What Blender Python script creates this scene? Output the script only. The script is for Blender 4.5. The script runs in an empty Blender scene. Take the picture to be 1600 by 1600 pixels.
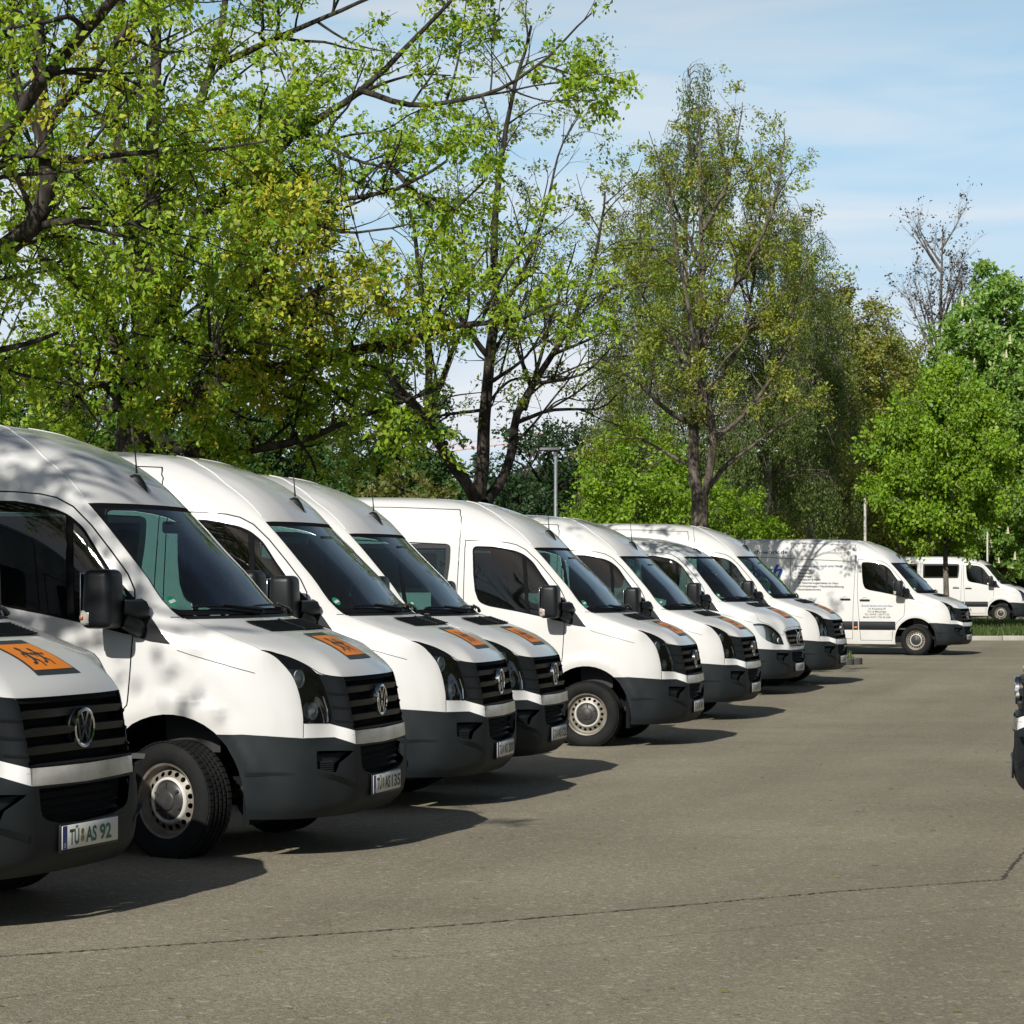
import bpy, bmesh, math, time
import numpy as np
from mathutils import Vector, Matrix
T0 = time.time()
SC = bpy.context.scene
COL = SC.collection

# ------------------------------------------------------------------ camera, light, exposure
FPX, CAMH, PITCH = 3901.97, 1.7024, 0.026805
cam_d = bpy.data.cameras.new("camera"); cam = bpy.data.objects.new("camera", cam_d); COL.objects.link(cam)
cam.location = (0, 0, CAMH); cam.rotation_euler = (math.pi / 2 + PITCH, 0, 0)
cam_d.sensor_width = 36; cam_d.lens = FPX / 1600 * 36; cam_d.clip_start = 0.1; cam_d.clip_end = 3000
SC.camera = cam
SUN_EL = math.radians(33.5)
SUN_TO = Vector((-0.36, -0.93, 0)).normalized()          # horizontal direction towards the sun
SUN_DIR = Vector((SUN_TO.x * math.cos(SUN_EL), SUN_TO.y * math.cos(SUN_EL), math.sin(SUN_EL)))
sun_d = bpy.data.lights.new("sun", 'SUN'); sun = bpy.data.objects.new("sun", sun_d); COL.objects.link(sun)
sun_d.energy = 4.6; sun_d.angle = math.radians(0.5); sun_d.color = (1.0, 0.955, 0.88)
sun.rotation_euler = SUN_DIR.to_track_quat('Z', 'Y').to_euler(); sun.location = (-20, -40, 40)
W = bpy.data.worlds.new("World"); SC.world = W; W.use_nodes = True
nt = W.node_tree; nt.nodes.clear()
wo = nt.nodes.new('ShaderNodeOutputWorld'); bg = nt.nodes.new('ShaderNodeBackground')
sky = nt.nodes.new('ShaderNodeTexSky'); sky.sky_type = 'NISHITA'; sky.sun_disc = False
sky.sun_elevation = SUN_EL; sky.sun_rotation = math.atan2(SUN_TO.x, SUN_TO.y)
sky.air_density = 1.0; sky.dust_density = 1.6; sky.ozone_density = 1.2
tc = nt.nodes.new('ShaderNodeTexCoord'); mp = nt.nodes.new('ShaderNodeMapping')
mp.inputs['Scale'].default_value = (1.6, 1.6, 9.0); mp.inputs['Rotation'].default_value = (0.12, 0.2, 0.5)
nz = nt.nodes.new('ShaderNodeTexNoise'); nz.inputs['Scale'].default_value = 2.6; nz.inputs['Detail'].default_value = 4; nz.inputs['Roughness'].default_value = 0.55; nz.inputs['Distortion'].default_value = 0.5
sx = nt.nodes.new('ShaderNodeSeparateXYZ')
hz = nt.nodes.new('ShaderNodeMapRange'); hz.interpolation_type = 'SMOOTHSTEP'; hz.inputs[1].default_value = 0.15; hz.inputs[2].default_value = 0.42; hz.inputs[3].default_value = 0.97; hz.inputs[4].default_value = 0.0
cr = nt.nodes.new('ShaderNodeMapRange'); cr.inputs[1].default_value = 0.42; cr.inputs[2].default_value = 0.70; cr.inputs[3].default_value = 0.0; cr.inputs[4].default_value = 1.0
hc = nt.nodes.new('ShaderNodeMixRGB'); hc.inputs[1].default_value = (10.2, 16.4, 21.6, 1); hc.inputs[2].default_value = (19.4, 20.5, 21.8, 1)
lo = nt.nodes.new('ShaderNodeMapRange'); lo.inputs[1].default_value = 0.0; lo.inputs[2].default_value = 0.20; lo.inputs[3].default_value = 0.85; lo.inputs[4].default_value = 0.0
am = nt.nodes.new('ShaderNodeMath'); am.operation = 'MULTIPLY_ADD'; am.use_clamp = True; am.inputs[1].default_value = 0.80
mx = nt.nodes.new('ShaderNodeMixRGB')
L = nt.links.new
L(tc.outputs['Generated'], mp.inputs[0]); L(mp.outputs[0], nz.inputs[0]); L(nz.outputs[0], cr.inputs[0]); L(tc.outputs['Generated'], sx.inputs[0])
L(sx.outputs['Z'], hz.inputs[0]); L(sx.outputs['Z'], lo.inputs[0]); L(cr.outputs[0], am.inputs[0]); L(lo.outputs[0], am.inputs[2]); L(am.outputs[0], hc.inputs[0])
L(hz.outputs[0], mx.inputs[0]); L(sky.outputs[0], mx.inputs[1]); L(hc.outputs[0], mx.inputs[2]); L(mx.outputs[0], bg.inputs[0]); L(bg.outputs[0], wo.inputs[0])
bg.inputs[1].default_value = 0.040
SC.view_settings.view_transform = 'Standard'; SC.view_settings.look = 'None'
SC.view_settings.exposure = 0.08; SC.view_settings.gamma = 1.0
try: SC.view_settings.use_curve_mapping = False
except Exception: pass
SC.cycles.max_bounces = 8; SC.cycles.transparent_max_bounces = 24; SC.cycles.caustics_reflective = False; SC.cycles.caustics_refractive = False

# ------------------------------------------------------------------ materials
def newmat(name):
    m = bpy.data.materials.new(name); m.use_nodes = True
    return m, m.node_tree, m.node_tree.nodes['Principled BSDF']
def mat(name, col, rough=0.5, metal=0.0, spec=0.5, coat=0.0, noise=None, bump=None, emis=None):
    m, t, p = newmat(name)
    p.inputs['Base Color'].default_value = (*col, 1); p.inputs['Roughness'].default_value = rough
    p.inputs['Metallic'].default_value = metal; p.inputs['Specular IOR Level'].default_value = spec
    p.inputs['Coat Weight'].default_value = coat; p.inputs['Coat Roughness'].default_value = 0.06
    if noise:   # (scale, amount, tint)
        tcn = t.nodes.new('ShaderNodeTexCoord'); n = t.nodes.new('ShaderNodeTexNoise'); n.inputs['Scale'].default_value = noise[0]; n.inputs['Detail'].default_value = 5
        r = t.nodes.new('ShaderNodeMapRange'); r.inputs[1].default_value = 0.38; r.inputs[2].default_value = 0.68; r.inputs[4].default_value = noise[1]
        x = t.nodes.new('ShaderNodeMixRGB'); x.inputs[1].default_value = (*col, 1); x.inputs[2].default_value = (*noise[2], 1)
        t.links.new(tcn.outputs['Object'], n.inputs[0]); t.links.new(n.outputs[0], r.inputs[0]); t.links.new(r.outputs[0], x.inputs[0]); t.links.new(x.outputs[0], p.inputs['Base Color'])
    if bump:    # (scale, strength, distance)
        tcn = t.nodes.new('ShaderNodeTexCoord'); n = t.nodes.new('ShaderNodeTexNoise'); n.inputs['Scale'].default_value = bump[0]; n.inputs['Detail'].default_value = 4
        b = t.nodes.new('ShaderNodeBump'); b.inputs['Strength'].default_value = bump[1]; b.inputs['Distance'].default_value = bump[2]
        t.links.new(tcn.outputs['Object'], n.inputs[0]); t.links.new(n.outputs[0], b.inputs['Height']); t.links.new(b.outputs[0], p.inputs['Normal'])
    return m
def paint(name, col, dirt=(0.55, 0.52, 0.44)):
    # outside: gloss paint with a film of road dirt near the sills; inside: grey trim
    m, t, p = newmat(name); N = t.nodes.new; l = t.links.new
    p.inputs['Roughness'].default_value = 0.22; p.inputs['Coat Weight'].default_value = 0.6; p.inputs['Coat Roughness'].default_value = 0.05
    tcn = N('ShaderNodeTexCoord'); n = N('ShaderNodeTexNoise'); n.inputs['Scale'].default_value = 2.2; n.inputs['Detail'].default_value = 7
    sp = N('ShaderNodeSeparateXYZ'); r = N('ShaderNodeMapRange'); r.inputs[1].default_value = 0.95; r.inputs[2].default_value = 0.30; r.inputs[3].default_value = 0.0; r.inputs[4].default_value = 0.95
    mu = N('ShaderNodeMath'); mu.operation = 'MULTIPLY'
    r2 = N('ShaderNodeMapRange'); r2.inputs[1].default_value = 0.35; r2.inputs[2].default_value = 0.75; r2.inputs[3].default_value = 0.05; r2.inputs[4].default_value = 0.6
    ad = N('ShaderNodeMath'); ad.operation = 'MULTIPLY_ADD'; ad.inputs[1].default_value = 0.16
    x = N('ShaderNodeMixRGB'); x.inputs[1].default_value = (*col, 1); x.inputs[2].default_value = (*dirt, 1)
    oi = N('ShaderNodeObjectInfo'); va = N('ShaderNodeVectorMath'); l(tcn.outputs['Object'], va.inputs[0]); l(oi.outputs['Location'], va.inputs[1]); l(va.outputs[0], n.inputs[0]); l(tcn.outputs['Object'], sp.inputs[0]); l(sp.outputs['Z'], r.inputs[0]); l(n.outputs[0], r2.inputs[0])
    l(r.outputs[0], mu.inputs[0]); l(r2.outputs[0], mu.inputs[1]); l(r2.outputs[0], ad.inputs[0]); l(mu.outputs[0], ad.inputs[2]); l(ad.outputs[0], x.inputs[0]); l(x.outputs[0], p.inputs['Base Color'])
    g = N('ShaderNodeNewGeometry'); d = N('ShaderNodeBsdfDiffuse'); d.inputs[0].default_value = (0.05, 0.053, 0.056, 1)
    ms = N('ShaderNodeMixShader'); o = t.nodes['Material Output']
    l(g.outputs['Backfacing'], ms.inputs[0]); l(p.outputs[0], ms.inputs[1]); l(d.outputs[0], ms.inputs[2]); l(ms.outputs[0], o.inputs[0])
    return m
def glass(name, tint, rough=0.0, dust=0.012):
    m, t, p = newmat(name); t.nodes.remove(p); N = t.nodes.new; l = t.links.new
    tr = N('ShaderNodeBsdfTransparent'); tr.inputs[0].default_value = (*tint, 1)
    gl = N('ShaderNodeBsdfGlossy'); gl.inputs['Roughness'].default_value = 0.015 + rough; gl.inputs[0].default_value = (0.95, 0.97, 1, 1)
    fr = N('ShaderNodeFresnel'); fr.inputs[0].default_value = 1.55
    df = N('ShaderNodeBsdfDiffuse'); df.inputs[0].default_value = (0.5, 0.5, 0.42, 1)          # thin dust film
    m0 = N('ShaderNodeMixShader'); m0.inputs[0].default_value = dust
    ms = N('ShaderNodeMixShader'); o = t.nodes['Material Output']
    l(tr.outputs[0], m0.inputs[1]); l(df.outputs[0], m0.inputs[2])
    l(fr.outputs[0], ms.inputs[0]); l(m0.outputs[0], ms.inputs[1]); l(gl.outputs[0], ms.inputs[2]); l(ms.outputs[0], o.inputs[0])
    return m
def leafmat(name, gloss=0.025, trans=0.42):
    m, t, p = newmat(name); t.nodes.remove(p); N = t.nodes.new; l = t.links.new
    a = N('ShaderNodeVertexColor'); a.layer_name = 'leaf'
    d = N('ShaderNodeBsdfDiffuse'); tr = N('ShaderNodeBsdfTranslucent'); g = N('ShaderNodeBsdfGlossy'); g.inputs['Roughness'].default_value = 0.5
    hs = N('ShaderNodeHueSaturation'); hs.inputs['Hue'].default_value = 0.485; hs.inputs['Saturation'].default_value = 1.15; hs.inputs['Value'].default_value = 1.25
    m1 = N('ShaderNodeMixShader'); m1.inputs[0].default_value = trans; m2 = N('ShaderNodeMixShader'); m2.inputs[0].default_value = gloss
    o = t.nodes['Material Output']
    l(a.outputs[0], d.inputs[0]); l(a.outputs[0], hs.inputs['Color']); l(hs.outputs[0], tr.inputs[0])
    l(d.outputs[0], m1.inputs[1]); l(tr.outputs[0], m1.inputs[2]); l(m1.outputs[0], m2.inputs[1]); l(g.outputs[0], m2.inputs[2]); l(m2.outputs[0], o.inputs[0])
    return m
M = {}
M['paint'] = paint('white paint', (0.68, 0.68, 0.67))
M['paint_silver'] = paint('silver white paint', (0.62, 0.635, 0.65))
M['plastic'] = mat('dark grey bumper plastic', (0.013, 0.017, 0.020), 0.58, spec=0.22, noise=(3.0, 0.5, (0.027, 0.030, 0.031)), bump=(420, 0.12, 0.0006))
M['black'] = mat('black plastic', (0.010, 0.012, 0.014), 0.42, spec=0.28)
M['void'] = mat('dark cavity', (0.008, 0.009, 0.010), 0.8, spec=0.1)
M['rubber'] = mat('rubber seal', (0.008, 0.008, 0.009), 0.8, spec=0.06)
M['chrome'] = mat('chrome', (0.82, 0.83, 0.85), 0.09, metal=1.0, noise=(9, 0.5, (0.45, 0.44, 0.40)))
M['satin'] = mat('satin metal trim', (0.66, 0.66, 0.64), 0.24, metal=0.85, noise=(7, 0.6, (0.38, 0.37, 0.34)))
M['whitetrim'] = mat('white trim', (0.78, 0.78, 0.77), 0.25, coat=0.5)
M['tyre'] = mat('tyre rubber', (0.009, 0.010, 0.011), 0.75, spec=0.18, noise=(6, 0.6, (0.024, 0.023, 0.020)), bump=(90, 0.15, 0.002))
M['rim'] = mat('steel rim', (0.27, 0.26, 0.23), 0.40, metal=0.3, noise=(11, 0.8, (0.18, 0.13, 0.085)))
M['rimwhite'] = mat('pale rim ring', (0.62, 0.61, 0.58), 0.4, noise=(13, 0.35, (0.45, 0.40, 0.32)))
M['hub'] = mat('hub cap plastic', (0.032, 0.033, 0.034), 0.42, noise=(20, 0.5, (0.07, 0.065, 0.055)))
M['glass'] = glass('windscreen glass', (0.42, 0.62, 0.58), dust=0.02)
M['glass_side'] = glass('side glass', (0.19, 0.31, 0.30), dust=0.004)
M['glass_dark'] = glass('privacy glass', (0.10, 0.14, 0.15), dust=0.006)
M['lens'] = glass('lamp lens', (0.80, 0.84, 0.86))
M['lampgrey'] = mat('lamp housing', (0.014, 0.018, 0.020), 0.3)
M['lampbowl'] = mat('bright lamp bowl', (0.86, 0.86, 0.85), 0.3, metal=0.25)
M['foot'] = mat('mirror foot plastic', (0.018, 0.020, 0.022), 0.6, spec=0.15)
M['lampsilver'] = mat('lamp reflector', (0.72, 0.72, 0.70), 0.14, metal=1.0)
M['seat'] = mat('seat fabric', (0.028, 0.030, 0.034), 0.85, bump=(160, 0.3, 0.003))
M['dash'] = mat('dashboard', (0.022, 0.024, 0.027), 0.6)
M['cabin'] = mat('cabin lining', (0.055, 0.058, 0.06), 0.75)
M['orange'] = mat('orange reflective film', (0.80, 0.235, 0.012), 0.42, noise=(8, 0.5, (0.66, 0.20, 0.03)))
M['signblack'] = mat('sign black', (0.030, 0.036, 0.036), 0.4)
M['plate'] = mat('plate white', (0.62, 0.62, 0.60), 0.4)
M['plateblue'] = mat('plate blue', (0.01, 0.045, 0.28), 0.4)
M['platetext'] = mat('plate black', (0.012, 0.014, 0.014), 0.4)
M['plategreen'] = mat('plate green', (0.005, 0.11, 0.075), 0.4)
M['seal'] = mat('seal sticker', (0.30, 0.22, 0.05), 0.5)
M['vinylblue'] = mat('blue vinyl', (0.006, 0.070, 0.42), 0.4)
M['vinylcyan'] = mat('light blue vinyl', (0.25, 0.58, 0.66), 0.4)
M['vinylnavy'] = mat('navy vinyl', (0.035, 0.075, 0.23), 0.4)
M['vinylblack'] = mat('black vinyl', (0.035, 0.04, 0.045), 0.45)
M['bulb'] = mat('indicator bulb', (0.42, 0.16, 0.07), 0.3, coat=0.5)
M['amber'] = mat('amber lens', (0.75, 0.20, 0.01), 0.25, coat=0.5)
M['ecogreen'] = mat('green badge', (0.01, 0.24, 0.13), 0.5)
M['clearlamp'] = mat('clear lamp', (0.42, 0.40, 0.36), 0.2, coat=0.6)

# ------------------------------------------------------------------ mesh helpers
def obj(name, me, parent=None, m=None, label=None):
    o = bpy.data.objects.new(name, me); COL.objects.link(o)
    if parent is not None: o.parent = parent
    if m is not None and me is not None and not me.materials: me.materials.append(m)
    if label: o['label'] = label
    return o
def thing(o, label, cat, group=None):
    o['label'] = label; o['category'] = cat
    if group: o['group'] = group
    return o
def empty(name, loc=(0, 0, 0), rz=0.0):
    o = bpy.data.objects.new(name, None); COL.objects.link(o); o.location = loc; o.rotation_euler = (0, 0, rz); o.empty_display_size = 0.3
    return o
def struct(o, kind='structure'):
    o['kind'] = kind; return o
class MB:
    def __init__(s): s.v = []; s.f = []
    def add(s, v, f):
        b = len(s.v); s.v += [tuple(map(float, p)) for p in v]; s.f += [tuple(int(i) + b for i in q) for q in f]; return s
    def box(s, c, d, rot=None):
        x, y, z = d[0] / 2, d[1] / 2, d[2] / 2
        P = [Vector(p) for p in ((-x, -y, -z), (x, -y, -z), (x, y, -z), (-x, y, -z), (-x, -y, z), (x, -y, z), (x, y, z), (-x, y, z))]
        if rot is not None: P = [rot @ p for p in P]
        return s.add([p + Vector(c) for p in P], [(0, 3, 2, 1), (4, 5, 6, 7), (0, 1, 5, 4), (1, 2, 6, 5), (2, 3, 7, 6), (3, 0, 4, 7)])
    def tube(s, pts, rad, n=8, cap=True):
        pts = [Vector(p) for p in pts]
        if not hasattr(rad, '__len__'): rad = [rad] * len(pts)
        V = []; F = []; up = None
        for i, p in enumerate(pts):
            t = (pts[min(i + 1, len(pts) - 1)] - pts[max(i - 1, 0)])
            t = t.normalized() if t.length > 1e-9 else Vector((0, 0, 1))
            if up is None: up = t.orthogonal().normalized()
            else:
                up = up - t * up.dot(t); up = up.normalized() if up.length > 1e-6 else t.orthogonal().normalized()
            q = t.cross(up)
            for k in range(n):
                a = 2 * math.pi * k / n; V.append(p + (up * math.cos(a) + q * math.sin(a)) * rad[i])
        for i in range(len(pts) - 1):
            for k in range(n):
                F.append((i * n + k, i * n + (k + 1) % n, (i + 1) * n + (k + 1) % n, (i + 1) * n + k))
        if cap: F.append(tuple(reversed(range(n)))); F.append(tuple((len(pts) - 1) * n + k for k in range(n)))
        return s.add(V, F)
    def lathe_y(s, prof, n=48, c=(0, 0, 0)):      # prof: list of (radius, y); axis along Y
        V = []; F = []
        for r, y in prof:
            for k in range(n):
                a = 2 * math.pi * k / n; V.append((c[0] + r * math.cos(a), c[1] + y, c[2] + r * math.sin(a)))
        for i in range(len(prof) - 1):
            for k in range(n): F.append((i * n + k, (i + 1) * n + k, (i + 1) * n + (k + 1) % n, i * n + (k + 1) % n))
        return s.add(V, F)
    def lathe_dir(s, prof, c, d, n=20):           # prof (radius, along d)
        d = Vector(d).normalized(); u = d.orthogonal().normalized(); w = d.cross(u); V = []; F = []
        for r, h in prof:
            for k in range(n):
                a = 2 * math.pi * k / n; V.append(Vector(c) + d * h + (u * math.cos(a) + w * math.sin(a)) * r)
        for i in range(len(prof) - 1):
            for k in range(n): F.append((i * n + k, i * n + (k + 1) % n, (i + 1) * n + (k + 1) % n, (i + 1) * n + k))
        return s.add(V, F)
    def mesh(s, name, smooth=None):
        me = bpy.data.meshes.new(name); me.from_pydata(s.v, [], s.f); me.update()
        if smooth:
            me.polygons.foreach_set('use_smooth', [True] * len(me.polygons)); me.set_sharp_from_angle(angle=math.radians(smooth))
        return me
def rounded_box(name, c, d, r=0.03, seg=3, taper=None):
    bm = bmesh.new(); bmesh.ops.create_cube(bm, size=1.0)
    for v in bm.verts:
        v.co = Vector((v.co.x * d[0], v.co.y * d[1], v.co.z * d[2]))
        if taper and v.co.z > 0: v.co.x *= taper[0]; v.co.y *= taper[1]
    bmesh.ops.bevel(bm, geom=list(bm.edges), offset=r, segments=seg, profile=0.5, affect='EDGES')
    for v in bm.verts: v.co += Vector(c)
    me = bpy.data.meshes.new(name); bm.to_mesh(me); bm.free()
    me.polygons.foreach_set('use_smooth', [True] * len(me.polygons)); me.set_sharp_from_angle(angle=math.radians(50))
    return me
def text_geo(s, size=1.0, font_shear=0.0, bold=0.0, align='LEFT'):
    c = bpy.data.curves.new('txt', 'FONT'); c.body = s; c.size = size; c.shear = font_shear; c.offset = bold; c.align_x = align; c.resolution_u = 3
    o = bpy.data.objects.new('txt', c); COL.objects.link(o)
    me = bpy.data.meshes.new_from_object(o.evaluated_get(bpy.context.evaluated_depsgraph_get()))
    v = np.array([x.co[:] for x in me.vertices]); f = [tuple(p.vertices) for p in me.polygons]
    bpy.data.objects.remove(o); bpy.data.curves.remove(c); bpy.data.meshes.remove(me)
    return v, f

# ------------------------------------------------------------------ van body surface: plan curves stacked over height
ROWS=[
(.25,[(.93,0),(.90,.40),(.81,.66),(.65,.83),(.50,.905),(.36,.935),(-.25,.950),(-1.39,.955),(-2.95,.955),(-4.6,.95),(-4.86,.86),(-4.90,0)]),
(.32,[(.985,0),(.965,.42),(.865,.67),(.70,.85),(.53,.925),(.37,.955),(-.25,.968),(-1.39,.972),(-2.95,.972),(-4.6,.97),(-4.87,.88),(-4.91,0)]),
(.45,[(1.0,0),(.98,.44),(.88,.68),(.725,.86),(.54,.938),(.37,.965),(-.25,.982),(-1.39,.985),(-2.95,.985),(-4.6,.982),(-4.87,.89),(-4.91,0)]),
(.60,[(1.0,0),(.982,.45),(.885,.66),(.735,.84),(.55,.925),(.37,.962),(-.25,.988),(-1.39,.992),(-2.95,.992),(-4.6,.985),(-4.87,.89),(-4.91,0)]),
(.72,[(.995,0),(.975,.455),(.878,.57),(.765,.785),(.56,.905),(.37,.948),(-.25,.988),(-1.39,.994),(-2.95,.994),(-4.6,.985),(-4.87,.89),(-4.91,0)]),
(.80,[(.985,0),(.962,.456),(.865,.557),(.762,.78),(.57,.897),(.37,.945),(-.25,.987),(-1.39,.994),(-2.95,.994),(-4.6,.985),(-4.87,.89),(-4.91,0)]),
(.93,[(.97,0),(.938,.462),(.838,.57),(.728,.785),(.56,.887),(.37,.938),(-.25,.983),(-1.39,.992),(-2.95,.992),(-4.6,.983),(-4.87,.89),(-4.91,0)]),
(1.056,[(.94,0),(.906,.468),(.80,.60),(.675,.79),(.55,.872),(.36,.925),(-.25,.976),(-1.39,.988),(-2.95,.988),(-4.6,.98),(-4.87,.885),(-4.91,0)]),
(1.11,[(.905,0),(.868,.455),(.772,.62),(.65,.79),(.545,.866),(.35,.918),(-.25,.972),(-1.39,.985),(-2.95,.985),(-4.6,.978),(-4.87,.885),(-4.905,0)]),
(1.217,[(.755,0),(.735,.40),(.675,.62),(.60,.79),(.53,.86),(.33,.90),(-.25,.965),(-1.39,.98),(-2.95,.98),(-4.6,.972),(-4.865,.88),(-4.90,0)]),
(1.30,[(.56,0),(.545,.38),(.485,.60),(.40,.77),(.33,.855),(.15,.90),(-.25,.957),(-1.39,.972),(-2.95,.972),(-4.6,.965),(-4.86,.87),(-4.90,0)]),
(1.375,[(.33,0),(.315,.38),(.255,.60),(.185,.77),(.12,.845),(.02,.885),(-.25,.945),(-1.39,.964),(-2.95,.964),(-4.6,.957),(-4.86,.865),(-4.90,0)]),
(1.42,[(.205,0),(.19,.38),(.14,.60),(.06,.77),(.012,.845),(-.04,.875),(-.27,.935),(-1.39,.958),(-2.95,.958),(-4.6,.95),(-4.86,.86),(-4.895,0)]),
(1.70,[(-.08,0),(-.095,.37),(-.14,.57),(-.205,.73),(-.25,.81),(-.31,.842),(-.55,.895),(-1.39,.926),(-2.95,.926),(-4.6,.918),(-4.85,.83),(-4.885,0)]),
(2.107,[(-.50,0),(-.515,.36),(-.55,.55),(-.595,.69),(-.632,.755),(-.70,.787),(-.95,.845),(-1.45,.872),(-2.95,.876),(-4.6,.868),(-4.83,.78),(-4.865,0)]),
(2.225,[(-.605,0),(-.62,.35),(-.66,.53),(-.72,.66),(-.775,.725),(-.85,.765),(-1.08,.825),(-1.52,.855),(-2.95,.862),(-4.6,.852),(-4.82,.765),(-4.855,0)]),
(2.40,[(-.84,0),(-.855,.33),(-.91,.50),(-1.005,.62),(-1.05,.68),(-1.13,.725),(-1.36,.79),(-1.75,.825),(-3.0,.838),(-4.6,.828),(-4.80,.74),(-4.835,0)]),
(2.53,[(-1.14,0),(-1.155,.30),(-1.225,.46),(-1.29,.57),(-1.34,.63),(-1.43,.675),(-1.68,.745),(-2.05,.785),(-3.1,.805),(-4.6,.795),(-4.775,.71),(-4.81,0)]),
(2.61,[(-1.45,0),(-1.465,.25),(-1.51,.40),(-1.58,.50),(-1.64,.56),(-1.75,.61),(-2.0,.68),(-2.35,.72),(-3.2,.75),(-4.55,.745),(-4.74,.66),(-4.77,0)]),
(2.645,[(-1.78,0),(-1.795,.20),(-1.83,.32),(-1.91,.41),(-1.98,.47),(-2.08,.52),(-2.3,.58),(-2.6,.62),(-3.3,.65),(-4.5,.645),(-4.69,.56),(-4.72,0)]),
(2.66,[(-2.1,0),(-2.11,.15),(-2.14,.24),(-2.2,.31),(-2.26,.36),(-2.35,.40),(-2.5,.44),(-2.75,.48),(-3.4,.5),(-4.4,.49),(-4.6,.42),(-4.63,0)]),
(2.668,[(-2.6,0),(-2.605,.06),(-2.62,.1),(-2.65,.13),(-2.69,.16),(-2.75,.18),(-2.85,.2),(-3.0,.22),(-3.5,.23),(-4.2,.22),(-4.4,.16),(-4.42,0)]),
]
def pchip_slopes(t, v):
    h = np.diff(t); sh = (slice(None),) + (None,) * (v.ndim - 1); d = np.diff(v, axis=0) / h[sh]
    m = np.zeros_like(v); w1 = (2 * h[1:] + h[:-1])[sh]; w2 = (h[1:] + 2 * h[:-1])[sh]; p = d[:-1] * d[1:]
    with np.errstate(divide='ignore', invalid='ignore'): mm = (w1 + w2) / (w1 / d[:-1] + w2 / d[1:])
    m[1:-1] = np.where(p > 0, mm, 0); m[0] = d[0]; m[-1] = d[-1]
    return m
def pchip(t,v,m,q):
    q=np.clip(q,t[0],t[-1]); i=np.clip(np.searchsorted(t,q,side='right')-1,0,len(t)-2)
    h=t[i+1]-t[i]; u=(q-t[i])/h
    if v.ndim>1:
        sh=(slice(None),)+(None,)*(v.ndim-1); u=u[sh];h=h[sh]
    return v[i]*(1+2*u)*(1-u)**2+m[i]*h*u*(1-u)**2+v[i+1]*u*u*(3-2*u)+m[i+1]*h*u*u*(u-1)
class Surf:
    def __init__(self,rows):
        self.z=np.array([r[0] for r in rows]); self.c=np.array([r[1] for r in rows],float)
        self.m=pchip_slopes(self.z,self.c)
        self.cache={}; self.tab={}
    def ctrl(self,z):
        k=round(float(z),5)
        if k not in self.cache:
            c=pchip(self.z,self.c,self.m,np.array([k]))[0]
            ext=np.vstack([c[1]*[1,-1],c,c[-2]*[1,-1]])
            d=np.sqrt(np.linalg.norm(np.diff(ext,axis=0),axis=1)+1e-9)**1.4
            t=np.concatenate([[0],np.cumsum(d)])
            # smoother tangents: finite difference limited
            self.cache[k]=(t,ext,pchip_slopes(t,ext))
        return self.cache[k]
    def at(self,s,z):
        s=np.atleast_1d(np.asarray(s,float)); 
        t,e,m=self.ctrl(z)
        a=np.abs(s); q=np.interp(a+1,np.arange(len(t)),t)
        p=pchip(t,e,m,q); y=-p[:,1]*np.where(s<0,-1,1)   # s>0 => right side (y<0)
        x=p[:,0]
        r=np.hypot((x)/1.0,(z-.345)); 
        bul=.018*np.exp(-((r-.56)/.06)**2)*(np.abs(y)>.75)*np.clip((z-.42)/.12,0,1)
        y=y+np.sign(y)*bul
        return np.column_stack([x,y,np.full(len(s),float(z))])
    def s_of_x(self, x, z):
        k = round(float(z), 5)
        if k not in self.tab: ss = np.linspace(3.0, 9.9, 700); self.tab[k] = (self.at(ss, z)[::-1, 0].copy(), ss[::-1].copy())
        q = self.tab[k]; return float(np.interp(x, q[0], q[1]))
ROWS_LOW = [((z if z <= 2.107 else 2.107 + (z - 2.107) * 0.59), c) for z, c in ROWS]
LS = np.array([0, .46, .61, .86, 1.06, 1.28, 1.95, 3.1, 4.65, 6.3, 6.6, 7.5])       # s -> metres along the skin, roughly
def off_poly(P, d):          # shrink a polygon by d (metric 2d)
    P = np.array(P, float); n = len(P); A = 0.5 * np.sum(P[:, 0] * np.roll(P[:, 1], -1) - np.roll(P[:, 0], -1) * P[:, 1])
    out = []
    for i in range(n):
        a, b, c = P[i - 1], P[i], P[(i + 1) % n]
        e1 = (b - a) / (np.linalg.norm(b - a) + 1e-12); e2 = (c - b) / (np.linalg.norm(c - b) + 1e-12)
        n1 = np.array([-e1[1], e1[0]]); n2 = np.array([-e2[1], e2[0]])
        if A < 0: n1, n2 = -n1, -n2
        m = n1 + n2; L2 = m @ m
        m = m * (2 / max(L2, 0.8)) if L2 > 1e-6 else n1
        out.append(b + m * d)
    return np.array(out)
def round_poly(P, r, seg=4):
    P = np.array(P, float); out = []; n = len(P)
    for i in range(n):
        a, b, c = P[i - 1], P[i], P[(i + 1) % n]
        ri = r[i] if hasattr(r, '__len__') else r
        if ri <= 0: out.append(b); continue
        u = a - b; v = c - b; lu, lv = np.linalg.norm(u), np.linalg.norm(v); k = min(ri, lu * .45, lv * .45)
        p, q = b + u / lu * k, b + v / lv * k
        for j in range(seg + 1):
            t = j / seg; out.append((1 - t) ** 2 * p + 2 * t * (1 - t) * b + t * t * q)
    return np.array(out)
def densify(P, h):
    P = np.array(P, float); out = []
    for i in range(len(P)):
        a, b = P[i], P[(i + 1) % len(P)]; k = max(1, int(math.ceil(np.linalg.norm(b - a) / h)))
        for j in range(k): out.append(a + (b - a) * j / k)
    return np.array(out)
def xz2sz(S, P, h=0.08): return [(S.s_of_x(x, z), z) for x, z in densify(P, h)]
def lz2sz(P): return [(float(np.interp(l, LS, np.arange(12))), z) for l, z in P]
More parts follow.
